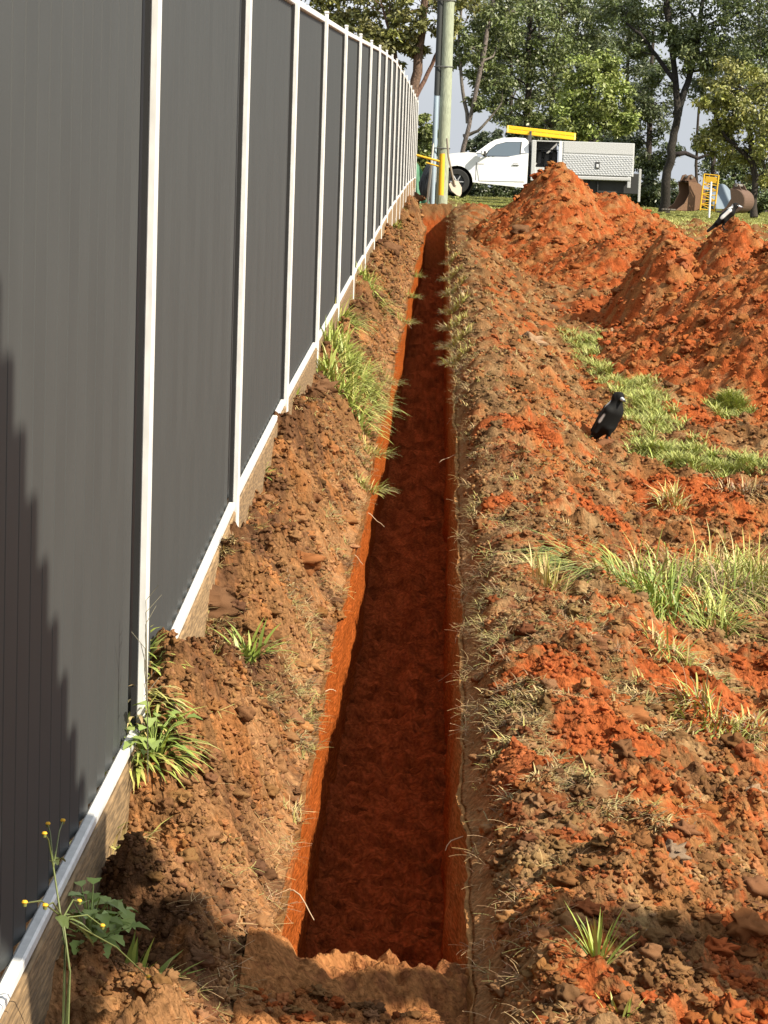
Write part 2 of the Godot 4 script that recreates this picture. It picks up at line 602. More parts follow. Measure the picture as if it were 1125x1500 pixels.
func make_ground() -> void:
	var zs := depths()
	# right bank, from the trench lip to well outside the frame
	var mb := MB.new()
	var nc := 300
	for z in zs:
		var l := lip_r(z)
		for q in nc:
			var u := float(q) / (nc - 1)
			var x := l + (0.17 * absf(z) + 0.8) * u / 0.88 if u < 0.88 else lerpf(l + 0.17 * absf(z) + 0.8, 11.0, (u - 0.88) / 0.12)
			var h := right_h(x, z)
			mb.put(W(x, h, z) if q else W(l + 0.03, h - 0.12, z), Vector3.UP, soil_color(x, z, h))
	mb.grid(zs.size(), nc)
	tag(obj("dug_ground", mb, M.soil), "rough red and brown dug earth on the open side of the trench", "", "", "structure")
	# strip of earth between fence and trench
	mb = MB.new()
	nc = 84
	for z in zs:
		var l := lip_l(z)
		for q in nc:
			var x := lerpf(-0.72, l, float(q) / (nc - 1))
			var h := left_h(x, z)
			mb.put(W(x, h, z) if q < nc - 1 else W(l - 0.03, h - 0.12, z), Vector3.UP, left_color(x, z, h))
	mb.grid(zs.size(), nc)
	tag(obj("earth_strip", mb, M.soil), "strip of dark crumbly earth between the fence and the trench", "", "", "structure")
	# the yard and land beyond, to the horizon
	mb = MB.new()
	var xs := [-1500.0, -300.0, -90.0, -30.0, -8.0, -0.7, 0.0, 1.0, 2.5, 5.0, 8.0, 10.9, 16.0, 24.0, 40.0, 90.0, 300.0, 1500.0]
	var ys := [-40.0, -10.0, -0.9, 10.0, 20.0, 30.0, 36.0, 42.9, 46.0, 50.0, 55.0, 60.0, 66.0, 72.0, 80.0, 88.0, 95.0, 105.0, 130.0, 180.0, 400.0, 1200.0, 3000.0]
	for z: float in ys:
		for x: float in xs:
			var h: float = base_h(x, minf(z, 180.0)) - 0.04
			if z > 180.0: h = base_h(0, 180.0) - 0.03 * (z - 180.0) - 0.0
			mb.put(W(x, h - (0.1 if z < 43.0 and x > 0.0 else 0.0), z), Vector3.UP, Color(0.2, 0.2, 0.06) if x > 2.0 or z > 70.0 else Color(0.22, 0.15, 0.07))
	for r in ys.size() - 1:
		for q in xs.size() - 1:
			if ys[r] >= -0.9 and ys[r + 1] < 43.0 and xs[q] >= -0.7 and xs[q + 1] < 10.95:
				continue
			var a := r * xs.size() + q
			mb.ix.append_array(PackedInt32Array([a, a + xs.size(), a + 1, a + 1, a + xs.size(), a + xs.size() + 1]))
	mb.smooth()
	tag(obj("ground", mb, M.soil), "grassy ground of the yard running back to the trees", "", "", "structure")


func trench_point(side: int, z: float, d: float) -> Vector3:        # d metres under the lip
	var lean := (-0.012 if side < 0 else -0.055) * d
	var rough := 0.006 * n_fine.get_noise_2d(z * 0.5, d * 4.0 + side * 9.0) + 0.012 * n_mid.get_noise_2d(z * 0.25, d * 1.2 + side * 30.0)
	if side < 0:
		return W(lip_l(z) + lean + rough + 0.01 * (1.0 - smoothstep(0.0, 0.04, d)), -0.085 - d * 0.95 + fall(z), z)
	return W(lip_r(z) + lean * 0.8 + rough, -0.105 - d * 0.93 + fall(z), z)


func make_trench() -> void:
	var root := Node3D.new()
	root.name = "trench"
	add_child(root)
	tag(root, "long narrow straight trench with clean cut red clay walls", "", "", "structure")
	var zs := PackedFloat32Array()
	var z := 2.5
	while z < 41.2:
		zs.append(z)
		z += clampf(z * z * 0.0009, 0.02, 0.3)
	zs.append(41.3)
	var deep := 0.7
	for side in [-1, 1]:
		var mb := MB.new()
		var nd := 26
		for zz in zs:
			for q in nd:
				var d := deep * pow(float(q) / (nd - 1), 1.2)
				var f := n_fine.get_noise_2d(zz * 0.35, d * 9.0 + side * 5.0)
				var k := Color(0.3, 0.15, 0.06).lerp(Color(0.46, 0.115, 0.026), smoothstep(0.0, 0.13, d + 0.1 * f + 0.06 * n_col.get_noise_2d(zz, side * 4.0)))
				if side > 0: k = k.lerp(Color(0.5, 0.25, 0.1), 1.0 - smoothstep(0.15, 0.7, d + 0.1 * f))
				k *= 1.0 + 0.3 * f
				var tuck := Vector3(0.04 * side, -0.012, 0) if q == 0 else Vector3.ZERO
				mb.put(trench_point(side, zz, maxf(d - 0.02, 0.0)) + tuck, Vector3.UP, Color(k.r, k.g, k.b))
		if side < 0:
			mb.grid(zs.size(), nd)
		else:
			for r in zs.size() - 1:
				for q in nd - 1:
					var a := r * nd + q
					mb.ix.append_array(PackedInt32Array([a, a + 1, a + nd, a + 1, a + nd + 1, a + nd]))
			mb.smooth()
		obj("wall", mb, M.wall, root)
	# floor, ribbed by the teeth of the digging bucket
	var fl := MB.new()
	var nf := 44
	var zf := PackedFloat32Array()
	z = 2.5
	while z < 41.3:
		zf.append(z)
		z += clampf(z * z * 0.0004, 0.012, 0.25)
	for zz in zf:
		var a := trench_point(-1, zz, deep - 0.004)
		var b := trench_point(1, zz, deep - 0.004)
		for q in nf:
			var u := float(q) / (nf - 1)
			var x := lerpf(a.x - 0.02, b.x + 0.02, u)
			var h := 0.02 * n_fine.get_noise_2d(x * 0.5, zz * 1.1) + 0.03 * dome(n_cb.get_noise_2d(x * 0.5, zz * 0.9)) + 0.018 * dome(n_cc.get_noise_2d(x * 0.6, zz)) + 0.02 * sin(zz * 26.0 + 5.0 * n_mid.get_noise_2d(x * 0.5, zz * 0.5))
			h += 0.02 * n_mid.get_noise_2d(x * 0.3, zz * 0.6)
			var k := Color(0.38, 0.085, 0.026) * (1.0 + 0.7 * n_fine.get_noise_2d(x * 0.35, zz * 1.4 + 8.0) + 0.5 * n_grit.get_noise_2d(x * 0.5, zz))
			fl.put(Vector3(x, lerpf(a.y, b.y, u) + h, -zz), Vector3.UP, Color(k.r, k.g, k.b))
	fl.grid(zf.size(), nf)
	obj("floor", fl, M.soil, root)
	# far end: a ramped face of clay
	var en := MB.new()
	for r in 50:
		var t := float(r) / 29.0
		for q in 20:
			var u := float(q) / 19.0
			var zz := 39.2 + 2.1 * t
			var x := lerpf(lip_l(zz) - 0.08, lip_r(zz) + 0.06, u)
			var f := n_fine.get_noise_2d(x * 1.2, t * 2.0)
			en.put(W(x, (lerpf(-0.8, 0.03, t) if t < 1.0 else 0.03 + 0.22 * sin((t - 1.0) * 4.5) + 0.05 * n_mid.get_noise_2d(x, zz)) + fall(zz) + 0.03 * f, zz), Vector3.UP, Color(0.42, 0.1, 0.028).lerp(BROWN, smoothstep(0.9, 1.15, t + 0.2 * f)) * (1.0 + 0.3 * f))
	en.grid(50, 20)
	obj("end_face", en, M.soil, root)
	# near end: loose spoil that has slid back in
	var lo := MB.new()
	for r in 240:
		var zz := 3.6 + 1.9 * r / 239.0
		for q in 70:
			var u := float(q) / 69.0
			var x := lerpf(-0.33, 0.13, u)
			var edge := 4.66 + 0.12 * n_mid.get_noise_2d(x * 1.5, 3.0) + 0.09 * u
			var h := lerpf(-0.07 - 0.1 * u, -0.95, smoothstep(edge, edge + 0.55, zz)) + 0.05 * n_mid.get_noise_2d(x * 0.9, zz * 0.9) + lumps(x * 1.3 + 3.0, zz * 1.3, 0.6, 0.008)
			var k := Color(0.46, 0.2, 0.075).lerp(Color(0.34, 0.135, 0.055), smoothstep(-0.1, 0.4, n_fine.get_noise_2d(x, zz) + 0.6 * u - 0.3))
			lo.put(W(x, h, zz), Vector3.UP, k)
	lo.grid(240, 70)
	obj("slumped_soil", lo, M.soil, root)
	# pale roots that stick out of the cut walls
	var spots := [[-1, 5.15, 0.02], [-1, 7.0, 0.03], [-1, 9.3, 0.03], [-1, 10.4, 0.05], [-1, 13.2, 0.03], [-1, 15.5, 0.04], [1, 12.2, 0.02], [1, 14.0, 0.05], [-1, 20.0, 0.05], [1, 5.7, 0.03], [1, 8.9, 0.4]]
	for s: Array in spots:
		var rt := MB.new()
		rt.col = Color(0.5, 0.36, 0.22)
		var p := trench_point(s[0], s[1], s[2])
		var pts := []
		var rad := []
		var d := Vector3(-s[0], rr(-0.1, 0.4), rr(-0.6, 0.6)).normalized()
		var ln := rr(0.05, 0.11)
		p -= d * 0.03
		for k in 7:
			pts.append(p)
			rad.append(0.0022 - 0.0002 * k)
			p += d * (ln + 0.03) / 6.0
			d = (d + Vector3(rr(-0.3, 0.3), rr(-0.5, 0.2), rr(-0.4, 0.4))).normalized()
		rt.tube(pts, rad, 5)
		obj("root", rt, M.straw, root)


# ---------------------------------------------------------------- spoil heaps
var heaps := []

func heap_h(id: int, x: float, z: float) -> float:
	var hp: Dictionary = heaps[id]
	var b := -1.0
	for p: Array in hp.peaks:            # x, z, top, radius across, radius along
		var dx: float = (x - p[0]) / p[3]
		var dz: float = (z - p[1]) / p[4]
		var d := (sqrt(dx * dx + dz * dz + 0.04) - 0.2) * 1.16
		b = maxf(b, p[2] * (1.0 - d) )
	b += 0.08 * n_und.get_noise_2d(x * 0.9 + id * 20.0, z * 0.9) + 0.05 * n_mid.get_noise_2d(x * 0.5, z * 0.5 + id * 7.0) + 0.05 * n_fine.get_noise_2d(x * 0.5 + 5.0, z * 0.5 + id * 7.0) + 0.03 * n_fine.get_noise_2d(x * 1.3 + 5.0, z * 1.3)
	return base_h(x, z) + b + lumps(x * 0.85 + id * 5.0, z * 0.85, 0.8, 0.018) - 0.06


func make_heaps() -> void:
	heaps = [
		{"x0": -0.2, "x1": 4.8, "z0": 24.0, "z1": 37.5, "step": 0.027, "called": "tall pointed heap of red spoil in front of the white utility truck", "peaks": [[1.5, 33.0, 1.28, 1.15, 4.2], [2.1, 33.2, 0.95, 1.7, 3.5], [2.5, 29.5, 0.62, 1.3, 3.2], [1.9, 28.4, 0.5, 0.9, 2.6], [2.7, 28.0, 0.5, 1.3, 2.6]]},
		{"x0": 0.8, "x1": 6.0, "z0": 19.8, "z1": 24.5, "step": 0.025, "called": "low ridge of red spoil with the perching magpie on top", "peaks": [[2.0, 22.0, 0.92, 0.6, 1.5], [2.6, 22.0, 1.0, 0.8, 1.7], [3.4, 22.0, 1.05, 1.0, 1.8], [4.6, 22.0, 1.1, 1.1, 1.8]]},
		{"x0": 0.8, "x1": 6.2, "z0": 14.8, "z1": 21.5, "step": 0.022, "called": "broad heap of red spoil sloping up to the right edge", "peaks": [[3.6, 18.4, 1.48, 2.5, 3.1]]}]
	for id in heaps.size():
		var hp: Dictionary = heaps[id]
		var mb := MB.new()
		var nx := int((hp.x1 - hp.x0) / hp.step)
		var sz: float = hp.step * 1.3
		var nz := int((hp.z1 - hp.z0) / sz)
		var shown := PackedByteArray()
		for r in nz:
			for q in nx:
				var x: float = hp.x0 + q * hp.step
				var z: float = hp.z0 + r * sz
				var h := heap_h(id, x, z)
				var f := n_fine.get_noise_3d(x * 0.8, z * 0.8, h * 1.2)
				var k := REDSOIL.lerp(ORANGE, smoothstep(-0.2, 0.4, n_col.get_noise_2d(x * 1.4, z * 1.2) + 0.4 * f)).lerp(TAN, 0.4 * smoothstep(0.15, 0.5, n_col.get_noise_2d(x * 2.2 + 15.0, z * 1.6) + 0.3 * f)).lerp(BROWN, 0.5 * smoothstep(0.25, 0.55, n_col.get_noise_2d(x * 1.2 + 75.0, z)))
				k *= 1.0 + 0.3 * f + 0.3 * n_fine.get_noise_3d(x * 2.1, z * 2.1, h * 3.5)
				mb.put(W(x, h, z), Vector3.UP, Color(k.r, k.g, k.b))
				shown.append(1 if h > base_h(x, z) - 0.1 else 0)
		for r in nz - 1:
			for q in nx - 1:
				var a := r * nx + q
				if shown[a] + shown[a + 1] + shown[a + nx] + shown[a + nx + 1] > 0:
					mb.ix.append_array(PackedInt32Array([a, a + nx, a + 1, a + 1, a + nx, a + nx + 1]))
		mb.smooth()
		tag(obj("spoil_heap", mb, M.soil), hp.called, "dirt heap")


func surface(x: float, z: float) -> Vector3:           # whatever earth is on top here
	var p := ground_at(x, z)
	for id in heaps.size():
		var hp: Dictionary = heaps[id]
		if x > hp.x0 and x < hp.x1 and z > hp.z0 and z < hp.z1:
			var y := W(x, heap_h(id, x, z), z).y
			if y > p.y: p.y = y
	return p


# ---------------------------------------------------------------- fence
func line_at(t: Array, z: float) -> float:
	for k in t.size() - 1:
		if z <= t[k + 1][0]:
			return lerpf(t[k][1], t[k + 1][1], clampf((z - t[k][0]) / (t[k + 1][0] - t[k][0]), 0.0, 1.0))
	return t[-1][1]


func make_fence() -> void:
	var top := [[0.0, 1.97], [5.2, 1.985], [7.57, 1.992], [10.0, 1.995], [15.0, 2.024], [22.6, 2.1], [28.85, 2.12], [36.7, 2.016], [51.0, 1.715]]
	var foot := [[0.0, 0.225], [5.19, 0.225], [5.21, 0.252], [7.56, 0.342], [7.58, 0.352], [10.0, 0.387], [14.7, 0.406], [18.0, 0.42], [28.85, 0.44], [41.0, 0.37], [51.0, 0.2]]
	var root := thing("metal_fence", "long charcoal corrugated steel fence with white posts along the trench", "fence", W(FENCE_X, 0, 0))
	var step := 2.365
	var first := 5.2 - 2.0 * step
	var white := Color(0.8, 0.8, 0.78)
	var grey := Color(0.049, 0.054, 0.054)
	var n_posts := 22
	for k in n_posts:
		var z := first + k * step
		var t := line_at(top, z) + 0.012
		var low := 0.02 if k != 2 else 0.16
		if z > 27.0: low = fall(z) - 0.1
		var mb := MB.new()
		mb.col = white
		mb.box(Vector3(0.004, (t + low) * 0.5 + SLOPE * z, -z), Vector3(0.019, t - low, 0.044), 0.003)
		mb.box(Vector3(0.004, t + 0.006 + SLOPE * z, -z), Vector3(0.023, 0.012, 0.048), 0.003)     # cap
		var post := obj("post", mb, M.steel_white, root)
		var ch := MB.new()
		ch.col = Color(0.02, 0.021, 0.02)  # channel lip, coloured near black for the shadowed gap beside the post
		ch.box(Vector3(-0.0115, (t + low) * 0.5 + SLOPE * z, -z), Vector3(0.011, t - low - 0.02, 0.042), 0.0)
		obj("shaded_channel", ch, M.steel_grey, post)
	for k in n_posts - 1:
		var z0 := first + k * step + 0.02
		var z1 := z0 + step - 0.04
		# ribbed sheet: square ribs every 95 mm with a fine swage between them
		var mb := MB.new()
		mb.col = grey
		var prof := []
		var z := z0
		while z < z1:
			prof.append_array([[z, 0.0], [z + 0.008, 0.006], [z + 0.056, 0.017], [z + 0.06, 0.009], [z + 0.064, 0.009], [z + 0.068, 0.0165], [z + 0.086, 0.011], [z + 0.095, 0.0], [z + 0.114, 0.003]])
			z += 0.1162
		for j in prof.size() - 1:
			var a: Array = prof[j]
			var b: Array = prof[j + 1]
			if b[0] > z1: break
			var ax: float = -0.034 + a[1]
			var bx: float = -0.034 + b[1]
			mb.face([Vector3(ax, line_at(foot, a[0]) + SLOPE * a[0], -a[0]), Vector3(bx, line_at(foot, b[0]) + SLOPE * b[0], -b[0]), Vector3(bx, line_at(top, b[0]) - 0.03 + SLOPE * b[0], -b[0]), Vector3(ax, line_at(top, a[0]) - 0.03 + SLOPE * a[0], -a[0])], Vector3.RIGHT)
		obj("panel", mb, M.steel_grey, root)
		var rails := [[top, -0.03, 0.0, "top_rail"], [foot, -0.012, 0.01, "bottom_rail"]]
		for r: Array in rails:
			var rb := MB.new()
			rb.col = white * 0.96
			var ha := line_at(r[0], z0 + 0.005)
			var hb := line_at(r[0], z1 - 0.005)
			var rx := -0.018 if r[3] == "top_rail" else -0.007
			var a := Vector3(rx, ha + (r[1] + r[2]) * 0.5 + SLOPE * z0, -(z0 + 0.006))
			var b := Vector3(rx, hb + (r[1] + r[2]) * 0.5 + SLOPE * z1, -(z1 - 0.006))
			rb.bar(a, b, 0.032 if r[3] == "top_rail" else 0.022, r[2] - r[1], 0.004)
			obj(r[3], rb, M.steel_white, root)
		# timber plinth under the sheet
		var pl := MB.new()
		var tone := rr(0.85, 1.15)
		pl.col = Color(0.45, 0.29, 0.14) * tone
		var y0 := line_at(foot, z0 + 0.01) - 0.016
		var y1 := line_at(foot, z1 - 0.01) - 0.016
		var hgt := 0.2
		pl.bar(Vector3(-0.012, minf(y0, 9.0) - hgt * 0.5 + SLOPE * z0, -(z0 + 0.012)), Vector3(-0.012, y1 - hgt * 0.5 + SLOPE * z1, -(z1 - 0.012)), 0.04, hgt, 0.004)
		obj("plinth_board", pl, M.timber, root)
		var pl2 := MB.new()
		pl2.col = Color(0.36, 0.22, 0.1) * tone
		pl2.bar(Vector3(-0.014, y0 - hgt * 1.5 - 0.004 + SLOPE * z0, -(z0 + 0.012)), Vector3(-0.014, y1 - hgt * 1.5 - 0.004 + SLOPE * z1, -(z1 - 0.012)), 0.04, hgt, 0.004)
		obj("plinth_board", pl2, M.timber, root)


# ---------------------------------------------------------------- pole, barrier, shovel
func make_pole() -> void:
	var z := 48.0
	var g := W(0, 0, z)
	var root := thing("power_pole", "pale green treated timber power pole beside the end of the fence", "pole", W(-0.075, -0.45, z))
	var mb := MB.new()
	mb.col = Color(0.44, 0.49, 0.36)
	mb.tube([Vector3(0, 0, 0), Vector3(0.01, 2.0, 0), Vector3(0.0, 5.0, 0), Vector3(0.01, 9.5, 0)], [0.118, 0.115, 0.108, 0.095], 20)
	obj("shaft", mb, M.pole, root)
	mb = MB.new()
	mb.col = Color(0.33, 0.42, 0.5)
	mb.tube([Vector3(-0.175, 0, 0.03), Vector3(-0.17, 1.0, 0.03), Vector3(-0.165, 2.32, 0.03)], [0.05, 0.05, 0.05], 12)
	obj("conduit", mb, M.plain, root)
	mb = MB.new()
	mb.col = Color(0.03, 0.032, 0.034)
	mb.tube([Vector3(-0.16, 2.3, 0.03), Vector3(-0.155, 4.5, 0.03), Vector3(-0.15, 9.3, 0.03)], [0.055, 0.055, 0.05], 12)
	obj("cable_cover", mb, M.plain, root)
	for y in [1.3, 2.85, 4.1]:
		mb = MB.new()
		mb.col = Color(0.1, 0.1, 0.1)
		var ring := []
		for k in 17:
			ring.append(Vector3(-0.05 + cos(TAU * k / 16.0) * 0.18, y, sin(TAU * k / 16.0) * 0.128))
		var rad := []
		for k in 17: rad.append(0.012)
		mb.tube(ring, rad, 5, false)
		obj("strap", mb, M.plain, root)
	# yellow barrier
	var yel := Color(0.75, 0.42, 0.02)
	var b := thing("barrier", "yellow tube barrier round the foot of the green pole", "barrier", W(-0.35, -0.45, z - 0.5))
	var pts := [[Vector2(-0.232, 1.162)], [Vector2(0.255, 1.049)], [Vector2(0.263, 1.205)], [Vector2(0.266, 0.415)], [Vector2(-0.044, 1.026)], [Vector2(0.272, 0.946)]]
	for e in [[0, 1, 0.022, "rail"], [4, 5, 0.016, "rail"], [2, 3, 0.055, "upright"]]:
		var t := MB.new()
		t.col = yel
		var p: Vector2 = pts[e[0]][0]
		var q: Vector2 = pts[e[1]][0]
		var r: float = e[2]
		t.tube([Vector3(p.x, p.y, 0), Vector3(q.x, q.y, 0.02)], [r, r], 10)
		obj(e[3], t, M.plain, b)
	var ft := MB.new()
	ft.col = yel
	ft.box(Vector3(0.12, -0.12, 0.05), Vector3(0.5, 0.05, 0.3), 0.01)
	obj("foot", ft, M.plain, b)
	# shovel leaning on the pole
	var s := thing("shovel", "long handled shovel leaning against the green pole", "shovel", W(0.18, 0.06, z - 0.55))
	var hd := MB.new()
	hd.col = Color(0.2, 0.17, 0.13)
	hd.tube([Vector3(0.0, 0.06, 0.0), Vector3(-0.15, 0.65, -0.12), Vector3(-0.19, 0.99, -0.2)], [0.02, 0.019, 0.018], 8)
	obj("handle", hd, M.plain, s)
	var bl := MB.new()
	bl.col = Color(0.42, 0.36, 0.28)
	bl.prism(PackedVector2Array([Vector2(-0.1, 0.15), Vector2(0.0, 0.19), Vector2(0.1, 0.15), Vector2(0.11, 0.0), Vector2(0.05, -0.12), Vector2(0, -0.16), Vector2(-0.05, -0.12), Vector2(-0.11, 0.0)]), -0.008, 0.008, Transform3D(Basis.from_euler(Vector3(-0.5, 0.2, 0.35)), Vector3(0.03, 0.03, 0.02)))
	bl.tube([Vector3(0.0, 0.1, 0.01), Vector3(-0.02, 0.2, 0.0)], [0.028, 0.022], 8)
	obj("blade", bl, M.plain, s)
	# thin stake in front of the conduit
	var st := MB.new()
	st.col = Color(0.55, 0.55, 0.52)
	st.tube([Vector3(-0.02, 0, 0), Vector3(0.06, 1.25, 0)], [0.025, 0.02], 8)
	st.tube([Vector3(0.06, 1.25, 0), Vector3(0.062, 1.3, 0)], [0.02, 0.005], 8)
	var so := obj("thin_stake", st, M.plain)
	so.position = W(-0.33, -0.35, z - 0.3)
	tag(so, "thin grey stake leaning beside the blue conduit of the pole", "stake")
	# green tarpaulin and black mesh roll behind the fence end
	var tp := MB.new()
	for r in 15:
		for q in 21:
			var u := float(q) / 20.0
			var v := float(r) / 14.0
			var w := 0.07 * sin(u * 19.0 + v * 3.0) + 0.06 * n_mid.get_noise_2d(u * 1.2, v * 0.7)
			tp.put(Vector3(lerpf(-0.26, 0.28, u), 0.85 * v * (0.85 + 0.15 * sin(u * 7.0)), w + 0.25 * (1.0 - v)), Vector3.UP, Color(0.08, 0.2, 0.12) * (1.0 + 0.5 * n_fine.get_noise_2d(u, v)))
	for r in 14:
		for q in 20:
			var a := r * 21 + q
			tp.ix.append_array(PackedInt32Array([a, a + 21, a + 1, a + 1, a + 21, a + 22]))
	tp.smooth()
	var to := obj("green_tarpaulin", tp, M.plain)
	to.position = W(-0.52, -0.35, z + 3.6)
	tag(to, "crumpled green tarpaulin standing just past the end of the fence", "tarpaulin")
	var ro := MB.new()
	ro.col = Color(0.025, 0.028, 0.035)
	for k in 7:
		var a := []
		var rad := []
		for j in 19:
			a.append(Vector3(cos(TAU * j / 18.0) * (0.2 + 0.012 * sin(j * 2.0 + k)), 0.38 + sin(TAU * j / 18.0) * 0.38, -0.1 + 0.05 * k + 0.015 * sin(j + k * 2.0)))
			rad.append(0.03)
		ro.tube(a, rad, 6, false)
	var roo := obj("black_hose_coil", ro, M.plain)
	roo.position = W(-0.37, -0.2, z + 2.6)
	roo.rotation = Vector3(0.1, 0.5, -0.25)
	tag(roo, "coil of black hose between the fence end and the pole", "hose")


# ---------------------------------------------------------------- utility truck
func tpoly(a: Array) -> PackedVector2Array:
	return PackedVector2Array(a)


func ring_wheel(root: Node3D, x: float, y: float, z: float, r: float) -> void:
	var xf := Transform3D(Basis.from_euler(Vector3(PI / 2, 0, 0)), Vector3(x, y, z))
	var t := MB.new()
	t.col = Color(0.018, 0.018, 0.019)
	t.lathe([Vector2(r * 0.6, -0.12), Vector2(r * 0.93, -0.12), Vector2(r, -0.085), Vector2(r, 0.085), Vector2(r * 0.93, 0.12), Vector2(r * 0.6, 0.115), Vector2(r * 0.58, 0.05)], 36, xf)
	var w := obj("wheel", t, M.rubber, root)
	var k := MB.new()
	k.col = Color(0.05, 0.05, 0.052)
	k.lathe([Vector2(0.0, 0.06), Vector2(r * 0.18, 0.06), Vector2(r * 0.2, 0.03), Vector2(r * 0.52, 0.02), Vector2(r * 0.57, 0.09), Vector2(r * 0.62, 0.1)], 30, xf)
	k.col = Color(0.4, 0.41, 0.42)
	for j in 6:
		var a := TAU * j / 6.0
		k.bar(xf * Vector3(cos(a) * r * 0.12, 0.085, sin(a) * r * 0.12), xf * Vector3(cos(a) * r * 0.55, 0.075, sin(a) * r * 0.55), 0.05, 0.03, 0.005)
	k.lathe([Vector2(0.0, 0.1), Vector2(r * 0.14, 0.098), Vector2(r * 0.17, 0.07)], 16, xf)
	obj("rim", k, M.plate, w)


# a body side: an outline whose points lie at the depth given by side(y), joined to its mirror
func shell(mb: MB, poly: PackedVector2Array, width: float, side: Callable) -> void:
	var t := Geometry2D.triangulate_polygon(poly)
	for s in [0.0, 1.0]:
		var out := Vector3(0, 0, 1.0 if s == 0.0 else -1.0)
		for k in range(0, t.size(), 3):
			var q := []
			for j in 3:
				var p := poly[t[k + j]]
				var i: float = side.call(p.y)
				q.append(Vector3(p.x, p.y, -i if s == 0.0 else -width + i))
			mb.face(q, out)
	var turn := 1.0 if Geometry2D.is_polygon_clockwise(poly) else -1.0
	for k in poly.size():
		var a := poly[k]
		var b := poly[(k + 1) % poly.size()]
		var ia: float = side.call(a.y)
		var ib: float = side.call(b.y)
		var o := Vector3(-(b - a).y, (b - a).x, 0) * turn
		mb.face([Vector3(a.x, a.y, -ia), Vector3(b.x, b.y, -ib), Vector3(b.x, b.y, -width + ib), Vector3(a.x, a.y, -width + ia)], o)


